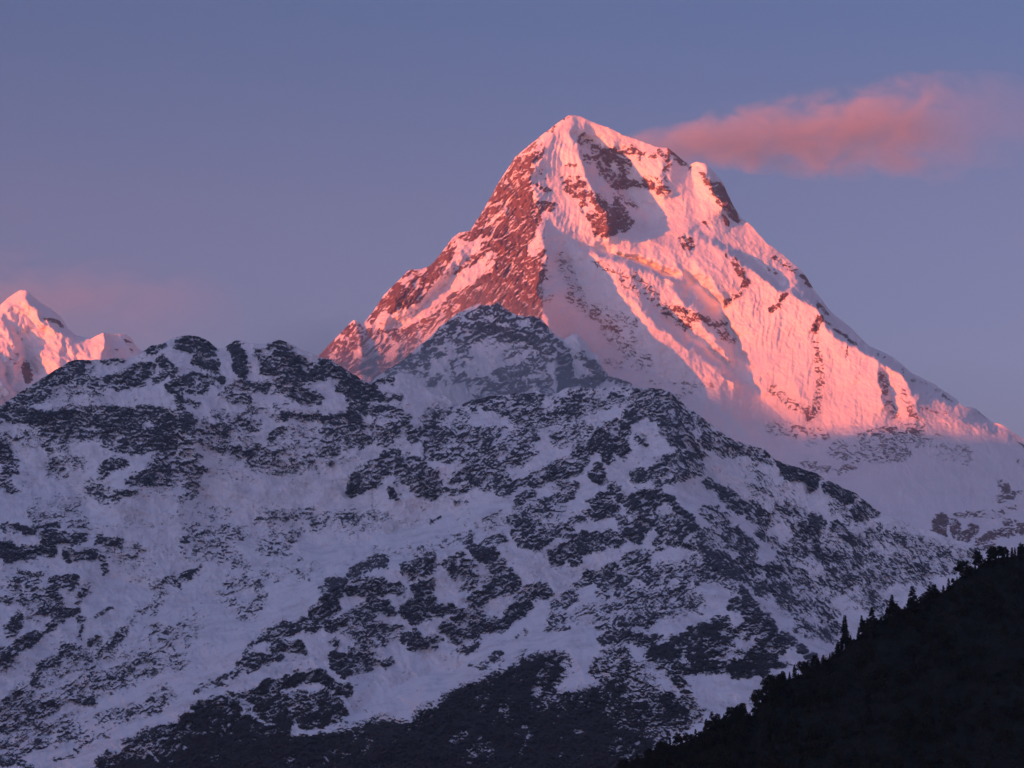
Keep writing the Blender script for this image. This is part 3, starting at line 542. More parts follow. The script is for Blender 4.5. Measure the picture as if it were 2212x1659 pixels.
st('6', ((.92, 46, (40,1190, 80,1260, 20,1330)), (.9, 40, (60,1150, 120,1150)), (.85, 34, (180,1100, 300,1050)), (.7, 30, (300,1050, 370,1020)), (.72, 40, (200,1150, 330,1180)), (.8, 44, (360,1160, 440,1180)), (.7, 30, (290,1220, 360,1200)), (.78, 34, (480,1060, 640,1000)), (.78, 30, (540,1090, 660,1050)), (.75, 22, (720,1030, 800,980)), (.75, 26, (820,1030, 900,1040)),
 (.95, 44, (930,960, 980,1000)), (.92, 32, (880,930, 900,960)), (.7, 30, (980,910, 1040,900)), (.75, 36, (760,1080, 860,1110)), (.7, 26, (820,1170, 860,1130)), (.65, 30, (1000,1070, 1050,1050)),
 (.88, 44, (880,1240, 1000,1190, 1140,1140)), (.75, 50, (960,1180, 1100,1110)), (.9, 50, (500,1310, 620,1230)), (.92, 34, (540,1350, 620,1300, 760,1290)), (.85, 30, (560,1180, 640,1150)), (.75, 36, (340,1270, 400,1300)), (.7, 30, (160,1350, 280,1310)), (.7, 26, (60,1400, 200,1340)),
 (.8, 34, (1120,1300, 1200,1270)), (.8, 36, (1080,1350, 1150,1320)), (.88, 30, (1250,1210, 1320,1190)), (.6, 36, (1160,1240, 1280,1170)), (.72, 36, (800,1350, 930,1310)), (.8, 30, (700,1400, 740,1400)), (.75, 40, (900,1390, 1040,1390)), (.72, 34, (480,1460, 540,1440)), (.72, 44, (560,1500, 660,1480)), (.7, 50, (780,1450, 890,1480)), (.75, 30, (820,1530, 880,1510)),
 (.75, 22, (370,1490, 400,1470)), (.7, 18, (70,1490, 100,1500)), (.88, 40, (110,1600, 160,1620)), (.85, 34, (180,1560, 260,1580)), (.6, 24, (220,1640, 330,1610)), (.8, 28, (390,1620, 420,1600)), (.55, 50, (250,1400, 430,1440)), (.5, 50, (200,1430, 300,1500)), (.75, 18, (880,1620, 950,1610)), (.8, 20, (990,1590, 1040,1570)), (.6, 18, (1150,1450, 1190,1420)),
 # apron under the middle crest
 (.75, 24, (830,110, 960,70, 1100,60, 1300,80)), (.6, 40, (880,120, 1040,130)), (.55, 60, (1100,100, 1250,150)), (.72, 30, (620,280, 740,280)), (.72, 40, (540,300, 640,260, 700,310)), (.6, 50, (200,200, 60,240)), (.55, 50, (350,250, 500,220)), (.75, 16, (180,210, 260,240)), (.5, 40, (620,200, 800,170)),
 (.72, 60, (240,540, 340,480, 420,430)), (.75, 40, (200,600, 320,560)), (.65, 50, (400,420, 560,460)), (.6, 60, (640,380, 800,400)), (.55, 60, (480,500, 640,540)), (.6, 40, (560,610, 640,600)), (.7, 26, (650,650, 720,610)), (.75, 26, (750,560, 860,500)), (.6, 26, (760,630, 840,610)), (.7, 24, (420,600, 440,650)), (.55, 70, (800,300, 1000,330)), (.6, 30, (920,280, 1060,270)), (.55, 50, (1100,330, 1200,300)), (.5, 60, (1000,400, 1180,380)),
 (.8, 12, (650,800, 700,770)), (.6, 6, (770,690, 830,680)), (.55, 40, (860,440, 1000,460)), (.6, 30, (1000,500, 1140,440)), (.88, 26, (1070,590, 1140,570, 1220,550)), (.6, 22, (1030,640, 1130,590)), (.55, 60, (900,540, 1060,560)), (.6, 50, (1240,550, 1400,480)), (.55, 30, (1060,150, 1200,260)),
 (.6, 40, (1320,200, 1480,160)), (.5, 60, (1400,120, 1560,100)), (.6, 30, (1600,130, 1740,60)), (.55, 50, (1780,80, 1960,60)), (.5, 34, (1240,220, 1340,190)), (.6, 20, (1330,180, 1400,240)), (.5, 40, (1500,260, 1380,300)),
 (.8, 50, (1620,300, 1740,380)), (.75, 50, (1480,400, 1620,330)), (.85, 40, (1650,420, 1740,340)), (.85, 36, (1590,500, 1620,540)), (.7, 40, (1320,540, 1480,480)), (.7, 40, (1360,500, 1500,440)), (.7, 40, (1760,260, 1700,230)), (.8, 30, (1840,300, 1870,340)), (.62, 50, (1800,180, 1880,130)), (.6, 60, (1960,160, 2100,220)), (.7, 40, (2080,300, 2180,420)), (.7, 30, (2000,450, 2130,440)), (.6, 50, (2000,250, 2080,360)),
 (.75, 40, (1820,530, 1960,500)), (.6, 40, (1940,560, 2180,480)), (.75, 60, (1820,680, 1940,660)), (.7, 40, (1800,720, 1900,730)), (.85, 36, (1560,740, 1660,720)), (.75, 40, (1590,700, 1700,720)), (.7, 30, (1740,640, 1700,600)), (.65, 26, (1760,800, 1700,760)), (.8, 40, (1760,850, 1820,890, 1880,800)), (.65, 24, (1840,780, 1920,740)), (.7, 26, (1950,940, 2060,860)), (.65, 26, (1960,900, 2100,800)),
 (.75, 40, (1130,850, 1200,830)), (.72, 30, (1100,780, 1240,790)), (.75, 36, (1160,910, 1240,920)), (.65, 50, (1260,900, 1330,860)), (.75, 34, (1370,850, 1420,840)), (.7, 26, (1440,790, 1500,780)), (.6, 60, (1480,920, 1680,900)), (.85, 34, (1520,880, 1620,880)), (.72, 34, (1640,900, 1670,910)), (.72, 50, (1360,1000, 1460,960)), (.7, 30, (1380,1020, 1500,1010)), (.6, 34, (1540,940, 1640,920)), (.4, 40, (1000,820, 1040,780)),
 (.65, 30, (1290,680, 1440,640)), (.7, 26, (1160,680, 1220,640)), (.6, 30, (1400,600, 1480,590)), (.5, 40, (1180,740, 1330,720)), (.5, 26, (600,940, 860,890)), (.35, 40, (0,800, 300,760)), (.3, 30, (300,980, 600,960)),
 (.7, 30, (1560,1110, 1650,1150)), (.7, 34, (1660,1080, 1700,1060)), (.72, 46, (1720,1140, 1800,1100)), (.6, 50, (1780,1020, 1880,1000)), (.7, 40, (1820,1100, 1900,1100)), (.6, 30, (1340,1290, 1460,1220)), (.6, 24, (1340,1350, 1400,1330)), (.7, 20, (1310,1400, 1400,1400)), (.6, 26, (1480,1160, 1560,1120)), (.55, 40, (1640,1200, 1800,1180)),
 (.6, 30, (1900,1160, 2080,1060)), (.65, 26, (2060,1200, 2100,1160)), (.5, 50, (1900,1260, 2050,1200)), (.55, 30, (1720,1380, 1960,1330)), (.4, 60, (1500,1350, 1700,1300)), (.45, 60, (1960,1100, 2160,1060))), .375, 10)
# right hand spur and the valley beside it (views 3, 7, Q)
st('3', ((.7, 14, (0,690, 80,720, 150,745)), (.5, 40, (60,820, 340,790)), (.55, 40, (350,800, 420,900)), (.6, 40, (420,900, 440,960)), (.55, 30, (500,920, 560,990)), (.6, 50, (560,1040, 700,1090)), (.7, 20, (730,1070, 760,1090)), (.55, 30, (780,1110, 870,1140)), (.55, 14, (790,1070, 890,1130)),
 (.85, 44, (980,1210, 1080,1230)), (.8, 34, (1120,1240, 1110,1280)), (.9, 34, (1200,1290, 1300,1340)), (.7, 20, (1280,1300, 1330,1320)), (.6, 30, (1360,1380, 1440,1420)), (.7, 18, (1380,1340, 1440,1400)), (.7, 40, (1340,1420, 1360,1440)), (.45, 30, (820,1290, 900,1330)),
 (.8, 14, (920,1160, 980,1190)), (.3, 30, (800,1200, 940,1280))), .41, 9)
st('7', ((.75, 40, (0,120, 60,60)), (.8, 44, (190,100, 280,90)), (.92, 26, (330,90, 400,150, 470,200)), (.8, 40, (160,270, 220,260)), (.6, 60, (330,230, 430,240)), (.85, 30, (470,240, 530,310, 550,380)), (.7, 44, (400,300, 500,340)), (.7, 26, (300,340, 440,290)),
 (.75, 30, (560,10, 610,30)), (.62, 40, (640,60, 800,190)), (.92, 30, (640,70, 700,130, 830,190)), (.7, 50, (780,150, 860,200)), (.6, 40, (560,170, 640,200)), (.7, 50, (700,290, 780,370)), (.62, 60, (560,300, 700,300)), (.93, 56, (620,420, 720,460, 790,450)), (.9, 40, (680,480, 770,490)), (.8, 40, (560,420, 640,440)),
 (.92, 34, (880,470, 930,470)), (.94, 44, (860,560, 950,570)), (.75, 20, (770,520, 860,560)), (.75, 26, (720,560, 790,610)), (.92, 40, (750,590, 790,640)), (.85, 36, (700,650, 770,680)), (.9, 26, (810,670, 870,730)), (.6, 44, (630,500, 700,560)), (.55, 50, (480,520, 560,500)),
 (.6, 30, (820,260, 960,380)), (.75, 18, (830,280, 900,350)), (.8, 16, (1040,480, 1110,560)), (.55, 40, (940,420, 1060,520)), (.92, 36, (1230,240, 1280,300)), (.75, 36, (1110,210, 1140,240)), (.75, 30, (1070,240, 1080,290)), (.5, 60, (980,180, 1100,290)), (.5, 50, (1000,360, 1160,400)), (.8, 30, (1120,360, 1180,430)), (.75, 30, (1190,370, 1240,410)),
 (.5, 60, (1000,640, 1180,680)), (.6, 50, (960,640, 1080,690)), (.75, 16, (1130,590, 1170,650)), (.6, 40, (1160,700, 1230,780)), (.55, 40, (1050,760, 1200,830)), (.4, 80, (1250,360, 1500,420)), (.7, 24, (1540,400, 1620,420)), (.6, 24, (1620,450, 1690,460)), (.45, 60, (1500,480, 1700,500)), (.4, 60, (1600,330, 1780,400)), (.4, 60, (1300,420, 1420,560)), (.45, 60, (1180,520, 1380,560)), (.7, 16, (1380,600, 1430,610)),
 (.4, 60, (1700,420, 1860,440)), (.6, 20, (1940,380, 2000,360)), (.35, 60, (980,560, 1200,560)), (.45, 40, (1400,640, 1500,660)), (.5, 40, (1420,280, 1600,310)), (.45, 40, (1250,130, 1300,200)),
 # spur shoulder and brown hill front
 (.75, 24, (380,590, 440,540)), (.72, 26, (120,530, 260,470)), (.65, 30, (20,520, 100,500)), (.5, 70, (200,640, 460,640)), (.6, 26, (20,780, 240,740)), (.5, 50, (100,680, 300,620)), (.75, 30, (400,590, 430,570)),
 (.8, 30, (10,830, 150,820)), (.75, 30, (160,830, 300,830)), (.85, 40, (380,830, 480,840)), (.85, 40, (480,800, 600,780)), (.85, 50, (560,870, 620,840)), (.82, 44, (480,910, 560,890)), (.8, 44, (280,900, 400,900)), (.75, 30, (350,870, 460,880)), (.75, 50, (740,790, 830,760)), (.82, 30, (880,780, 960,850)), (.92, 30, (960,800, 1020,860, 1090,920)), (.75, 40, (860,840, 930,870)),
 (.85, 40, (520,980, 640,960)), (.88, 44, (700,990, 830,990)), (.85, 30, (780,900, 900,910)), (.8, 34, (820,950, 900,940)), (.8, 26, (400,960, 480,990)), (.9, 18, (840,1020, 900,980, 980,970)), (.7, 20, (650,720, 660,780)), (.65, 30, (620,740, 680,840)), (.6, 40, (620,900, 760,920)),
 (.6, 40, (40,920, 120,900)), (.65, 60, (0,980, 100,1000)), (.72, 50, (30,1070, 110,1090)), (.45, 90, (180,1000, 260,1200)), (.6, 60, (0,1180, 160,1180)), (.82, 40, (100,1220, 240,1200)), (.6, 70, (200,1100, 380,1200)), (.75, 60, (350,1200, 420,1230)), (.6, 50, (440,1160, 500,1230)), (.55, 40, (330,960, 440,1080)), (.75, 80, (0,1280, 160,1320)), (.7, 70, (160,1300, 320,1300)), (.8, 70, (0,1420, 120,1450)), (.6, 60, (300,1280, 440,1260))), .41, 9)
# lower dark slopes with scrub
st('5', ((.9, 50, (1160,1310, 1340,1300)), (.85, 40, (1240,1280, 1340,1260)), (.8, 30, (1390,1240, 1480,1230)), (.85, 44, (1520,1210, 1700,1150)), (.88, 40, (1700,1140, 1860,1130, 1940,1210)), (.9, 30, (1960,1220, 2000,1230)), (.72, 90, (1540,1300, 1900,1330)), (.8, 60, (1560,1300, 1640,1380)), (.85, 50, (1760,1390, 1860,1380)), (.8, 60, (1860,1260, 1940,1330)),
 (.88, 60, (1080,1400, 1340,1400)), (.75, 60, (920,1480, 1080,1440)), (.85, 70, (1000,1540, 1400,1520)), (.7, 50, (760,1560, 900,1520)), (.75, 60, (620,1620, 780,1640)), (.92, 80, (1000,1640, 1500,1620)), (.7, 24, (720,1510, 860,1450)), (.85, 60, (1400,1420, 1600,1480)), (.95, 70, (1500,1560, 2212,1500))), .375, 10)
paint(RD, cl('5', 900,1560, 1300,1480, 1560,1500, 1800,1500, 2000,1430, 2212,1370) + [(880,1560),(960,1500),(1066,1450),(1180,1405),(1195,1440),(1080,1510),(1000,1600),(960,1700),(200,1700),(220,1650)], .97, soft=34)
paint(RD, [(1066,1450),(1190,1405),(1230,1420),(1200,1500),(1300,1480),(1330,1560),(1420,1600),(1400,1700),(900,1700),(960,1520)], .90, soft=30)
paint(RD, [(1100,1560),(1300,1580),(1360,1640),(1360,1700),(1000,1700)], .93, soft=30)
for p in (cl('5', 1370,1260, 1450,1270, 1470,1340, 1420,1360), cl('5', 820,1530, 900,1590, 930,1650, 880,1600), cl('5', 1280,1400, 1330,1400, 1320,1440)):
    paint(RD, p, .1, soft=6, mode='set')
paint(SD, cl('5', 200,1720, 900,1500, 1100,1290, 1400,1210, 1800,1100, 1960,1200, 2212,1340) + [(960,1500),(1066,1440),(1190,1395),(1500,1400),(1640,1400),(1740,1500),(1500,1720)], 1, soft=60)
paint(SD, [(1290,1365),(1440,1340),(1640,1340),(1740,1410),(1600,1480),(1380,1440)], .7, soft=40)
# direction of the strata: up to the right in the middle, down to the right beside the spur
paint(TU, [(640,980),(1000,860),(1450,830),(1500,1000),(1560,1180),(1500,1400),(1200,1420),(800,1500),(200,1700),(-100,1700),(-100,1400),(400,1300),(640,1200)], 1, soft=120)
paint(TD, [(1450,840),(2340,1180),(2300,1300),(1800,1500),(1740,1400),(1600,1260),(1500,1120),(1460,1000)], 1, soft=60)
UD = solve(-150, 2350, 700, 1740, linesD)
def depthD(x, y):
    w1 = fbm(x / 60, y / 60, 17, 3); w2 = fbm(x / 60, y / 60, 18, 3)
    return 8500 - 2.7 * (y - 850) + sample(UD, x + 8 * w1, y + 8 * w2, -150, 700, 5.0, True)
def attrD(x, y):
    j1 = fbm(x / 16, y / 16, 35, 3); j2 = fbm(x / 16, y / 16, 36, 3)
    k1 = fbm(x / 46, y / 46, 37, 3); k2 = fbm(x / 46, y / 46, 38, 3)
    rk = sample(RD, x + 6 * j1 + 11 * k1, y + 5 * j2 + 8 * k2)
    fd = sample(FD, x, y); tu = sample(TU, x, y); td = sample(TD, x, y) * (1 - .0)
    tu = tu * (1 - td); fl = 1 - tu - td
    hs = [craggy(x, y, 5, 171, 19, 5, 1.6), craggy(x, y, 28, 181, 19, 5, 1.7), craggy(x, y, -48, 191, 18, 5, 2.0)]
    H = fl * hs[0][0] + tu * hs[1][0] + td * hs[2][0]; S = fl * hs[0][1] + tu * hs[1][1] + td * hs[2][1]
    m = fl * fbm(*rot(x, y, 3, 11, 5), 55, 3, .7) + tu * fbm(*rot(x, y, 27, 11, 5), 56, 3, .7) + td * fbm(*rot(x, y, -48, 12, 4.5), 57, 3, .7)
    zone = sstep(-.2, .6, fbm(x / 90, y / 50, 58, 3))
    ribs = ridged(*rot(x, y, 62, 70, 30), 201, 4, .6) * (1 - td) + ridged(*rot(x, y, -60, 80, 24), 205, 4, .6) * td
    rk = np.where(rk > .05, np.clip(rk + .34 * (ribs - .25) + .20 * fbm(x / 75, y / 55, 215, 3), 0, 1), rk)
    rk = rk * (1 - .13 * sstep(.5, .8, rk) * (1 - sample(SD, x, y)))
    n = .62 * H + .5 * S + .42 * m / .4; q = cdf(-n, 1.0); fineq = cdf(m)
    r1 = (rk - q) * 1.7 + np.where(rk < .04, -1.2, -.04) + .8 * sstep(.86, .97, rk) * sample(SD, x, y)
    r2 = (fd * (.1 + .9 * zone) + rk * .2 - fineq) * 1.8
    rockv = np.maximum(r1, r2 - .22)
    big = ridged(*rot(x, y, -40, 150, 90), 78, 5, .55); mid = ridged(*rot(x, y, -30, 44, 30), 79, 4, .6)
    run = ridged(x / 9 + y / 26 * (tu - td) , y / 60, 211, 3, .6)
    b = 42 * big + 11 * ribs * (.4 + .6 * rk) + 2.2 * run * (1 - rk) + 9 * mid * (.5 + .5 * rk) + 1.0 * m + (10 * H + 3 * m) * np.clip(rk, .05, 1)
    return {'rock': rockv, 'scrub': sample(SD, x, y), '_bump': b}
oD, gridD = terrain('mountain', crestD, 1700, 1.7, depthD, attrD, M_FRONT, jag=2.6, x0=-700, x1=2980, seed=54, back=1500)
tag(oD, 'dark rocky ridge with a wide snow bowl, spurs and scree in blue shade', 'mountain', kind='structure')
# ------------------------------------------------------------------ wooded hill, lower right
M_SOIL = bpy.data.materials.new('dark_forest_floor'); M_SOIL.use_nodes = True
_b = M_SOIL.node_tree.nodes['Principled BSDF']; _b.inputs['Roughness'].default_value = 1; _b.inputs['Specular IOR Level'].default_value = .05
_n = M_SOIL.node_tree.nodes.new('ShaderNodeTexNoise'); _n.inputs['Scale'].default_value = .08; _n.inputs['Detail'].default_value = 5
_c = M_SOIL.node_tree.nodes.new('ShaderNodeTexCoord'); M_SOIL.node_tree.links.new(_c.outputs['Object'], _n.inputs['Vector'])
_m = M_SOIL.node_tree.nodes.new('ShaderNodeMix'); _m.data_type = 'RGBA'; _m.inputs[6].default_value = (.008, .011, .010, 1); _m.inputs[7].default_value = (.018, .022, .017, 1)
M_SOIL.node_tree.links.new(_n.outputs[0], _m.inputs[0]); M_SOIL.node_tree.links.new(_m.outputs[2], _b.inputs['Base Color'])
crestF = [(1100,1760),(1250,1715)] + cl('7', 60,1500, 250,1425, 400,1365, 530,1300, 600,1240, 700,1200, 800,1205, 840,1130, 900,1060, 1050,990, 1100,955, 1200,910, 1250,880, 1320,820, 1400,745, 1500,690, 1580,660, 1650,625, 1700,600, 1790,565, 1850,505, 1950,455, 2010,405, 2100,375, 2212,372) + [(2340,1175),(2600,1150),(3000,1230),(4300,1690)]
crestF = [(p_[0], p_[1] + 9) for p_ in crestF]
fx_, fy_ = [c[0] for c in crestF], [c[1] for c in crestF]
def depthF(x, y):
    yc = np.interp(x, fx_, fy_)
    return 1560 + .20 * (x - 1500) - .62 * (y - yc) * (1 + .0002 * (y - yc)) + 14 * fbm(x / 90, y / 70, 21, 4)
def attrF(x, y): return {'_bump': 4 * fbm(x / 22, y / 22, 22, 3)}
oF, gridF = terrain('hill', crestF, 1740, 5, depthF, attrF, M_SOIL, jag=3, x0=1100, x1=4200, seed=56, back=260, skirt=1.2)
tag(oF, 'steep near hillside under dark forest at the lower right', 'hill', kind='structure')

# ------------------------------------------------------------------ trees
def mat_leaf(name, a, b):
    m = bpy.data.materials.new(name); m.use_nodes = True; t = m.node_tree; p = t.nodes['Principled BSDF']
    p.inputs['Roughness'].default_value = .9; p.inputs['Specular IOR Level'].default_value = .1
    q = t.nodes.new('ShaderNodeTexNoise'); q.inputs['Scale'].default_value = .9; q.inputs['Detail'].default_value = 3
    c = t.nodes.new('ShaderNodeTexCoord'); t.links.new(c.outputs['Object'], q.inputs['Vector'])
    x = t.nodes.new('ShaderNodeMix'); x.data_type = 'RGBA'; x.inputs[6].default_value = (*a, 1); x.inputs[7].default_value = (*b, 1)
    r_ = t.nodes.new('ShaderNodeValToRGB'); r_.color_ramp.elements[0].position = .35; r_.color_ramp.elements[1].position = .65
    t.links.new(q.outputs[0], r_.inputs[0]); t.links.new(r_.outputs[0], x.inputs[0]); t.links.new(x.outputs[2], p.inputs['Base Color'])
    return m
M_FIR = mat_leaf('fir_needles', (.016, .026, .018), (.034, .045, .026)); M_OAK = mat_leaf('broad_leaves', (.014, .022, .016), (.034, .042, .027)); M_BARK = mat_leaf('bark', (.03, .024, .018), (.06, .05, .04))
def mesh_from(name, vs, fs, mat):
    me = bpy.data.meshes.new(name); me.from_pydata(vs, [], fs); me.materials.append(mat); me.update(); return me
def tube(vs, fs, pts, rad, n=6):
    for k, (p, r_) in enumerate(zip(pts, rad)):
        for a in range(n): vs.append((p[0] + r_ * math.cos(2 * math.pi * a / n), p[1] + r_ * math.sin(2 * math.pi * a / n), p[2]))
        if k:
            b0 = len(vs) - 2 * n
            for a in range(n): fs.append((b0 + a, b0 + (a + 1) % n, b0 + n + (a + 1) % n, b0 + n + a))
def leaf(vs, fs, p, d, up, ln, wd):
    p, d, up = Vector(p), Vector(d).normalized(), Vector(up); s = d.cross(up).normalized() * wd * .5
    i = len(vs); m = p + d * ln * .45
    vs += [tuple(p), tuple(m + s), tuple(p + d * ln), tuple(m - s)]; fs.append((i, i + 1, i + 2, i + 3))
def fir_meshes(k, h, wd, sparse):
    r = random.Random(100 + k); tv, tf, cv, cf = [], [], [], []
    bend = r.uniform(-.3, .3)
    tube(tv, tf, [(bend * (t * t), 0, t * h) for t in (0, .1, .3, .6, .97)], [.30, .24, .19, .12, .03])
    z = h * r.uniform(.14, .22)
    while z < h * .985:
        f = 1 - z / h; nb = r.randint(5, 7)
        for b in range(nb):
            a = r.uniform(0, 6.283)
            L = wd * (f ** .8) * r.uniform(.55, 1.15) + .22
            if r.random() < sparse: continue
            c = bend * (z / h) ** 2; e = (c + L * math.cos(a), L * math.sin(a), z - L * .30 * r.uniform(.4, 1.3))
            tube(tv, tf, [(c, 0, z), e], [.05, .015], 3)
            nl = max(3, int(L * 7))
            for q in range(nl):
                u = (q + r.random()) / nl; u = .18 + .82 * u
                p = (c + (e[0] - c) * u, e[1] * u, z + (e[2] - z) * u)
                for s_ in (-1, 1):
                    aa = a + s_ * r.uniform(.5, 1.3)
                    leaf(cv, cf, p, (math.cos(aa), math.sin(aa), r.uniform(-.9, .3)), (r.uniform(-1, 1), r.uniform(-1, 1), 1), r.uniform(.6, 1.1) * (.6 + .5 * f), r.uniform(.35, .6))
        z += r.uniform(.30, .50)
    return mesh_from('trunk', tv, tf, M_BARK), mesh_from('crown', cv, cf, M_FIR)
def broad_meshes(k, h, wd):
    r = random.Random(200 + k); tv, tf, cv, cf = [], [], [], []
    tube(tv, tf, [(0, 0, 0), (.1, .1, h * .2), (.2, -.1, h * .45), (0, 0, h * .8)], [.34, .26, .18, .05])
    nc = 40
    for c in range(nc):
        a = r.uniform(0, 6.283); zz = r.uniform(.28, 1.0); rr = wd * math.sqrt(max(.08, 1 - ((zz - .55) / .5) ** 2)) * r.uniform(.35, 1.0)
        cx_, cy_, cz = rr * math.cos(a), rr * math.sin(a), zz * h
        tube(tv, tf, [(0, 0, h * .25 + cz * .25), (cx_ * .6, cy_ * .6, cz * .8), (cx_, cy_, cz)], [.10, .05, .02], 4)
        cr = r.uniform(.55, 1.15)
        for q in range(60):
            d = Vector((r.gauss(0, 1), r.gauss(0, 1), r.gauss(0, .8))); d.normalize(); p = Vector((cx_, cy_, cz)) + d * cr * r.uniform(.3, 1.05)
            leaf(cv, cf, p, (r.gauss(0, 1), r.gauss(0, 1), r.gauss(0, 1)), (r.gauss(0, 1), r.gauss(0, 1), .6), r.uniform(.4, .75), r.uniform(.28, .5))
    return mesh_from('trunk', tv, tf, M_BARK), mesh_from('crown', cv, cf, M_OAK)
FIRS = [fir_meshes(0, 13, 2.1, .10), fir_meshes(1, 12, 2.6, .2), fir_meshes(2, 11, 1.5, .15), fir_meshes(3, 10, 2.9, .3), fir_meshes(4, 8, 1.7, .25)]
OAKS = [broad_meshes(0, 8, 3.0), broad_meshes(1, 7, 3.4), broad_meshes(2, 9, 2.7)]
HT = {0: 13, 1: 12, 2: 11, 3: 10, 4: 8}; HO = {0: 8.9, 1: 7.9, 2: 9.9}
def tree(kind, k, loc, s, rz, label, group):
    nm = 'fir_tree' if kind == 'fir' else 'broadleaf_tree'
    o = bpy.data.objects.new(nm, None); C.objects.link(o); o.location = loc; o.rotation_euler = (0, 0, rz); o.scale = (s[0], s[0], s[1])
    for nm_, me in zip(('trunk', 'crown'), (FIRS if kind == 'fir' else OAKS)[k]):
        c = bpy.data.objects.new(nm_, me); C.objects.link(c); c.parent = o
    return tag(o, label, 'tree', group)
def on_hill(x, y):
    d = depthF(np.array([x * 1.0]), np.array([y * 1.0]))[0] - 4 * fbm(np.array([x / 22.]), np.array([y / 22.]), 22, 3)[0]
    p = point(np.array([x]), np.array([y]), np.array([d])); return float(p[0][0]), float(p[1][0]), float(p[2][0]) - .35, d
PXM = HF / 1106     # plate pixel to radians
# trees that stand out against the snow: (kind, variant, foot x, foot y, height px, width factor, label)
SKY = [('fir', 0, cl('T', 445,1330), 76, 1.0, 'tall narrow fir standing clear above the slope at the middle of the wooded skyline'),
 ('fir', 2, cl('T', 612,1190), 44, .8, 'thin bare-topped fir just left of the dense fir on the skyline'),
 ('fir', 1, cl('T', 712,1110), 44, 1.25, 'dense dark fir with a rounded top, second up the skyline from the tall narrow one'),
 ('fir', 0, cl('T', 912,960), 48, 1.25, 'bushy fir with a thin spire, third up the wooded skyline'),
 ('fir', 1, cl('T', 1112,900), 48, 1.35, 'broad leaning fir left of the wide gap in the skyline trees'),
 ('fir', 3, cl('T', 1285,800), 34, 1.2, 'small pointed fir beside the open bushy tree on the skyline'),
 ('broad', 0, cl('T', 1325,790), 30, .8, 'see-through bushy tree with snow showing between its branches'),
 ('broad', 1, cl('T', 1605,640), 42, 1.1, 'wide dark round-crowned tree low on the right skyline'),
 ('broad', 2, cl('T', 1760,500), 42, 1.0, 'ragged leafy tree left of the flat top of the wooded hill'),
 ('broad', 0, cl('T', 1900,430), 34, 1.1, 'round leafy tree at the flat top of the wooded hill'),
 ('broad', 1, cl('T', 2020,410), 26, 1.1, 'low wide tree on the flat top of the wooded hill'),
 ('broad', 2, cl('T', 2190,420), 32, 1.0, 'leafy tree at the right edge of the photo on the hilltop'),
 ('broad', 0, cl('Q', 1120,1580), 46, 1.1, 'wide round tree hanging over the lower snowfield edge'),
 ('fir', 4, cl('Q', 1230,1500), 34, 1.3, 'ragged short fir left of the snow gap low on the skyline'),
 ('broad', 2, cl('Q', 1210,1540), 34, .9, 'tangled leafy tree standing before the low snow gap'),
 ('fir', 4, cl('Q', 1420,1400), 30, 1.2, 'small fir on the skyline notch above the low snow gap'),
 ('broad', 0, cl('7', 745,1200), 30, 1.0, 'lone rounded tree on the skyline below the lower snowfield'),
 ('fir', 4, cl('7', 610,1225), 22, 1.2, 'stubby fir at the foot of the lower snowfield'),
 ('fir', 2, cl('7', 1240,890), 36, .9, 'slender fir left beside the tall narrow fir'),
 ('fir', 3, cl('7', 1500,690), 26, 1.2, 'low spreading fir at the foot of the bushy spired fir'),
 ('broad', 1, cl('7', 830,1150), 40, 1.0, 'dark overhanging tree at the right end of the lower snowfield')]
for kind, k, pt, hp, wf, lab in SKY:
    x, y = pt[0]; X_, Y_, Z_, d = on_hill(x, max(y, np.interp(x, fx_, fy_) + 3)); s = hp * PXM * d / (HT if kind == 'fir' else HO)[k]
    tree(kind, k, (X_, Y_, Z_), (s * wf, s), random.uniform(0, 6), lab, None)
GL = {'fir': ('dark fir among the crowded trees of the near hillside', 'firs in the hillside forest'), 'broad': ('dark rounded broadleaf tree among the crowded trees of the near hillside', 'broadleaf trees in the hillside forest')}
cand = []; rr = random.Random(5); tries = 0
x = 1345.0
while x < 2222:                                     # the close-set row along the skyline
    cand.append((x, float(np.interp(x, fx_, fy_)) + rr.uniform(2, 8))); x += rr.uniform(5.5, 11.5)
while len(cand) < 272 and tries < 60000:
    tries += 1
    x = rr.uniform(1330, 2225); yc = float(np.interp(x, fx_, fy_)); y = yc + 3 + (1735 - yc) * rr.random() ** 1.15
    if y > 1700: continue
    md = 17 + (y - yc) * .012
    if all((x - a) ** 2 + ((y - b) * 1.35) ** 2 > md * md for a, b in cand): cand.append((x, y))
for x, y in cand:
    yc = float(np.interp(x, fx_, fy_)); X_, Y_, Z_, d = on_hill(x, y)
    near = y - yc; kind = 'fir' if rr.random() < .45 else 'broad'; k = rr.randrange(5 if kind == 'fir' else 3)
    h = rr.uniform(3.2, 8.5) if near < 14 else rr.uniform(5.5, 10.5)
    s = h / (HT if kind == 'fir' else HO)[k]
    tree(kind, k, (X_, Y_, Z_), (s * rr.uniform(1.0, 1.35), s), rr.uniform(0, 6), *GL[kind])
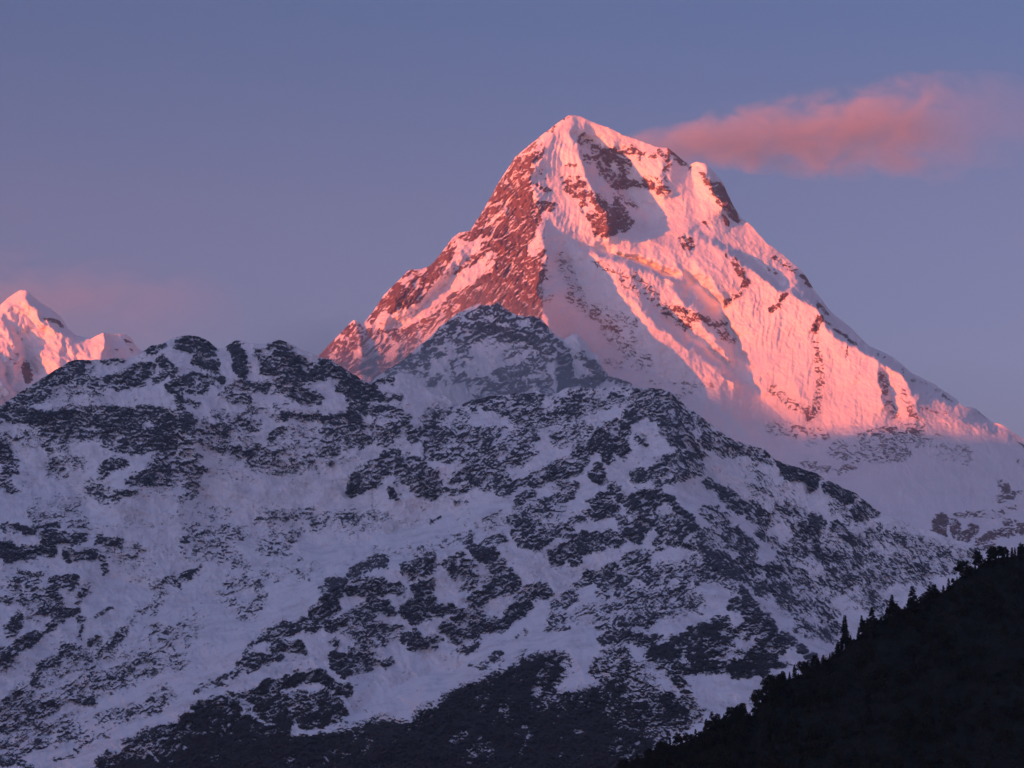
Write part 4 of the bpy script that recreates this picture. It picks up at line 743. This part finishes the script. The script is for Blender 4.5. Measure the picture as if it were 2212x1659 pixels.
# brush between the trees: nobody could count it
bv, bf = [], []
for i in range(6600):
    x = rr.uniform(1300, 2260) if i < 5200 else rr.uniform(2250, 3300); yc = float(np.interp(x, fx_, fy_)); y = yc + (1735 - yc) * rr.random() ** 1.1
    X_, Y_, Z_, d = on_hill(x, max(y, yc + 1)); r0 = rr.uniform(.7, 1.9)
    for q in range(16):
        p = (X_ + rr.gauss(0, r0 * .7), Y_ + rr.gauss(0, r0 * .6), Z_ + abs(rr.gauss(0, r0 * .6)) + .2)
        leaf(bv, bf, p, (rr.gauss(0, 1), rr.gauss(0, 1), rr.gauss(0, 1)), (rr.gauss(0, 1), rr.gauss(0, 1), .5), rr.uniform(.5, 1.1), rr.uniform(.35, .8))
ob = bpy.data.objects.new('undergrowth', mesh_from('undergrowth', bv, bf, M_OAK)); C.objects.link(ob)
tag(ob, 'dense dark brush covering the near hillside between the trees', 'undergrowth', kind='stuff')

# ------------------------------------------------------------------ valley floor and the range that hides the low sun
def sheet(name, xs, ys, zf, mat):
    X_, Y_ = np.meshgrid(xs, ys); Z_ = zf(X_, Y_)
    z = np.zeros_like(X_)
    return grid_mesh(name, np.stack([X_, Y_, Z_], -1), {'rock': z + .6, 'scrub': z + .4}, mat, X_.shape)
def ground_z(x, y):
    r_ = np.hypot(x, y); knoll = np.maximum(0, 1 - r_ / 900) ** 1.6 * (-GROUND + 0) - (-GROUND)
    return np.where(r_ < 3, -1.7, np.minimum(knoll - 1.7, -1.7 - .25 * r_ * 0)) + 6 * fbm(x / 400, y / 400, 23, 4) * np.clip(r_ / 1500, 0, 1)
def axis(a): 
    t = np.linspace(-1, 1, 161); return np.sign(t) * (np.abs(t) ** 2.6) * a
og = sheet('ground', axis(27000), axis(18400), ground_z, M_SOIL)
og['kind'] = 'structure'; tag(og, 'dark valley floor below the viewpoint', 'ground', kind='structure')
# ridge line across the sun's path
SH = np.array([SUNV[0], SUNV[1]]) / math.hypot(SUNV[0], SUNV[1]); PR = np.array([-SH[1], SH[0]])
mid_ = np.array([900., 15200.]) + SH * CAST_L
tt = np.linspace(-7000, 18000, 700); ss = np.linspace(-4200, 4200, 130)
T_, S_ = np.meshgrid(tt, ss)
if PR[1] > 0: PR = -PR
cth = []
for x_, y_, d_ in CAST_AT:
    q_ = [float(v[0]) for v in point(np.array([x_ * 1.]), np.array([y_ * 1.]), np.array([d_ * 1.]))]; rel = np.array(q_[:2]) - mid_ + SH * CAST_L
    cth.append((float(rel @ PR), q_[2] + (CAST_L - float(rel @ SH)) * math.tan(SUN_EL)))
cth.sort(); cth = [(-7000, cth[0][1])] + cth + [(cth[-1][0] + 1200, 3640), (18000, 3500)]; print('cast', cth)
hz = np.interp(T_, [q_[0] for q_ in cth], [q_[1] for q_ in cth]) + 25 * fbm(T_ / 900, T_ * 0 + .3, 24, 5, .55)
Zc = hz - np.abs(S_) * (.80 + .1 * fbm(T_ / 700, S_ / 700, 25, 3)) - 120 * np.abs(fbm(T_ / 900, S_ / 900, 26, 5)) * np.clip(np.abs(S_) / 600, 0, 1)
Zc = np.maximum(Zc, GROUND - 20)
Pc = np.stack([mid_[0] + PR[0] * T_ + SH[0] * S_, mid_[1] + PR[1] * T_ + SH[1] * S_, Zc], -1)
zz_ = np.zeros_like(T_)
oc = grid_mesh('mountain', Pc, {'rock': zz_ + fbm(T_ / 500, S_ / 400, 27, 5), 'scrub': zz_}, M_FRONT, T_.shape)
tag(oc, 'mountain range west of the view, out of the frame, that the sun sets behind', 'mountain', kind='structure')

# ------------------------------------------------------------------ air, mist and cloud
def box(name, x0, x1, y0, y1, z0, z1):
    v = [(x, y, z) for x in (x0, x1) for y in (y0, y1) for z in (z0, z1)]
    f = [(0, 1, 3, 2), (4, 6, 7, 5), (0, 4, 5, 1), (2, 3, 7, 6), (0, 2, 6, 4), (1, 5, 7, 3)]
    me = bpy.data.meshes.new(name); me.from_pydata(v, [], f); me.update(); o = bpy.data.objects.new(name, me); C.objects.link(o); return o
hz_o = box('haze', -29000, 29000, -19000, 18900, GROUND - 60, 4060)
mh = bpy.data.materials.new('haze'); mh.use_nodes = True; t = mh.node_tree; t.nodes.remove(t.nodes['Principled BSDF'])
pv = t.nodes.new('ShaderNodeVolumePrincipled'); pv.inputs['Color'].default_value = (.84, .88, 1, 1); pv.inputs['Density'].default_value = HAZE; pv.inputs['Anisotropy'].default_value = .3
t.links.new(pv.outputs[0], t.nodes['Material Output'].inputs['Volume']); hz_o.data.materials.append(mh)
hz_o['kind'] = 'stuff'; tag(hz_o, 'thin evening haze over the whole valley', 'haze', kind='stuff')
def puff(name, spine, thick, mat, label, cat, kind=None, nseg=40, nring=20):
    """closed cloud body swept along spine [(x, ytop, ybottom, distance)] in plate pixels, real thickness in metres"""
    xs = np.array([s[0] for s in spine], float); t = np.linspace(xs[0], xs[-1], nseg)
    top, bot, dist = (np.interp(t, xs, [s[k] for s in spine]) for k in (1, 2, 3))
    P = []
    for k in range(nseg):
        e = math.sin(math.pi * min(1, max(0, k / (nseg - 1)))) ** .35
        _, _, z1 = point(np.array([t[k]]), np.array([top[k]]), np.array([dist[k]])); x_, _, z0 = point(np.array([t[k]]), np.array([bot[k]]), np.array([dist[k]]))
        cz, hz2 = (z1[0] + z0[0]) / 2, abs(z1[0] - z0[0]) / 2
        for a in range(nring):
            an = 2 * math.pi * a / nring
            P.append((x_[0], dist[k] + thick * e * math.cos(an), cz + hz2 * e * math.sin(an)))
    F = [(k * nring + a, k * nring + (a + 1) % nring, (k + 1) * nring + (a + 1) % nring, (k + 1) * nring + a) for k in range(nseg - 1) for a in range(nring)]
    F += [tuple(range(nring))[::-1], tuple(range((nseg - 1) * nring, nseg * nring))]
    me = bpy.data.meshes.new(name); c = np.array(P); ctr = c.mean(0); me.from_pydata([tuple(q) for q in c - ctr], [], F); me.materials.append(mat); me.update()
    o = bpy.data.objects.new(name, me); C.objects.link(o); o.location = tuple(ctr)
    return tag(o, label, cat, kind=kind)
def mat_cloud(name, dens, nscale, wedge, xprof, stretch=(.6, 1, 1.2), rough=4.0, col=(1, .97, .95)):
    """density from noise, strongest along a widening centre line: wedge = (x0, zc0, h0, x1, zc1, h1, half depth) in metres from the origin"""
    m = bpy.data.materials.new(name); m.use_nodes = True; t = m.node_tree; t.nodes.remove(t.nodes['Principled BSDF'])
    v = t.nodes.new('ShaderNodeVolumePrincipled'); v.inputs['Color'].default_value = (*col, 1)
    def mt(op, *p, clamp=False):
        q = t.nodes.new('ShaderNodeMath'); q.operation = op; q.use_clamp = clamp
        for k, z in enumerate(p):
            if isinstance(z, (int, float)): q.inputs[k].default_value = z
            else: t.links.new(z, q.inputs[k])
        return q.outputs[0]
    tc = t.nodes.new('ShaderNodeTexCoord'); mp = t.nodes.new('ShaderNodeMapping'); mp.inputs['Scale'].default_value = stretch; mp.inputs['Rotation'].default_value = (0, R(-12), 0)
    n = t.nodes.new('ShaderNodeTexNoise'); n.inputs['Scale'].default_value = nscale; n.inputs['Detail'].default_value = 6; n.inputs['Roughness'].default_value = .62; n.inputs['Distortion'].default_value = .6
    t.links.new(tc.outputs['Object'], mp.inputs[0]); t.links.new(mp.outputs[0], n.inputs['Vector'])
    s = t.nodes.new('ShaderNodeSeparateXYZ'); t.links.new(tc.outputs['Object'], s.inputs[0])
    x0, c0, h0, x1, c1, h1, hd_ = wedge
    u = mt('DIVIDE', mt('SUBTRACT', s.outputs[0], x0), x1 - x0)
    zc = mt('MULTIPLY_ADD', u, c1 - c0, c0); hh = mt('MAXIMUM', mt('MULTIPLY_ADD', u, h1 - h0, h0), 5.0)
    rz = mt('SUBTRACT', 1.0, mt('ABSOLUTE', mt('DIVIDE', mt('SUBTRACT', s.outputs[2], zc), hh)), clamp=True)
    ry = mt('SUBTRACT', 1.0, mt('ABSOLUTE', mt('DIVIDE', s.outputs[1], hd_)), clamp=True)
    cr = t.nodes.new('ShaderNodeValToRGB'); e = cr.color_ramp.elements
    while len(e) < len(xprof): e.new(.5)
    for k, (p_, z) in enumerate(xprof): e[k].position = p_; e[k].color = (z, z, z, 1)
    t.links.new(u, cr.inputs[0])
    rim = mt('MULTIPLY', mt('POWER', rz, .7), mt('POWER', ry, .6))
    val = mt('ADD', mt('MULTIPLY', mt('SUBTRACT', n.outputs[0], .5), rough), mt('MULTIPLY_ADD', rim, 1.9, -.85))
    val = mt('MULTIPLY', mt('MULTIPLY_ADD', val, 1.0, .35, clamp=True), mt('MULTIPLY', mt('MULTIPLY', rim, 3.0, clamp=True), cr.outputs[0]))
    t.links.new(mt('MULTIPLY', val, dens), v.inputs['Density']); t.links.new(v.outputs[0], t.nodes['Material Output'].inputs['Volume'])
    return m
def wedge_of(spine, hd_):
    """the wedge of a straight-sided body: from its first to its last spine station, about the hull's own centre"""
    pts = []
    for s in (spine[0], spine[-1]):
        for y in (s[1], s[2]):
            q = point(np.array([s[0] * 1.0]), np.array([y * 1.0]), np.array([s[3] * 1.0])); pts.append((q[0][0], q[2][0]))
    return pts
def cloud(name, spine, half, label, cat, dens, nscale, xprof, kind=None, **kw):
    o = puff(name, spine, half, bpy.data.materials.new('tmp'), label, cat, kind)
    p = wedge_of(spine, half); ox, oz = o.location[0], o.location[2]
    w_ = (p[0][0] - ox, (p[0][1] + p[1][1]) / 2 - oz, abs(p[0][1] - p[1][1]) / 2, p[2][0] - ox, (p[2][1] + p[3][1]) / 2 - oz, abs(p[2][1] - p[3][1]) / 2, half)
    o.data.materials[0] = mat_cloud('rosy_' + name if kind is None else name, dens, nscale, w_, xprof, **kw); return o
cloud('cloud', [(1330, 262, 358, 19400), (2300, 88, 440, 19900)], 330, 'rosy banner cloud streaming right from the summit ridge', 'cloud', .0027, .0050,
      [(0, 0), (.04, 1.6), (.2, 1.15), (.62, 1), (.70, .5), (.79, .2), (1, .14)], rough=3.8, stretch=(.75, 1, 1.1))
cloud('cloud', [(-330, 500, 760, 20600), (560, 560, 800, 20600)], 330, 'faint pink wisp of cloud behind the distant orange peak', 'cloud', .0006, .0034,
      [(0, .5), (.4, 1), (.75, .5), (1, 0)], rough=4.0)
cloud('mist', [(880, 560, 820, 14150), (1380, 620, 880, 14150)], 280, 'thin mist drifting between the rocky knoll and the highest peak', 'mist', .0020, .0060,
      [(0, 0), (.35, 1), (.6, .7), (1, 0)], kind='stuff', rough=4.0, col=(.92, .95, 1))
cloud('mist', [(640, 740, 920, 13900), (1060, 640, 890, 13900)], 240, 'low mist in the hollow left of the rocky knoll', 'mist', .0034, .0070,
      [(0, 0), (.4, 1), (.7, .8), (1, 0)], kind='stuff', rough=4.0, col=(.92, .95, 1))
cloud('mist', [(480, 600, 1000, 10650), (2500, 760, 1300, 10650)], 620, 'pale bluish haze filling the deep valley behind the dark rocky ridge', 'mist', .00080, .0016,
      [(0, 0), (.12, 1), (.38, 1), (.55, .5), (.9, .4), (1, 0)], kind='stuff', rough=1.5, col=(.9, .93, 1))
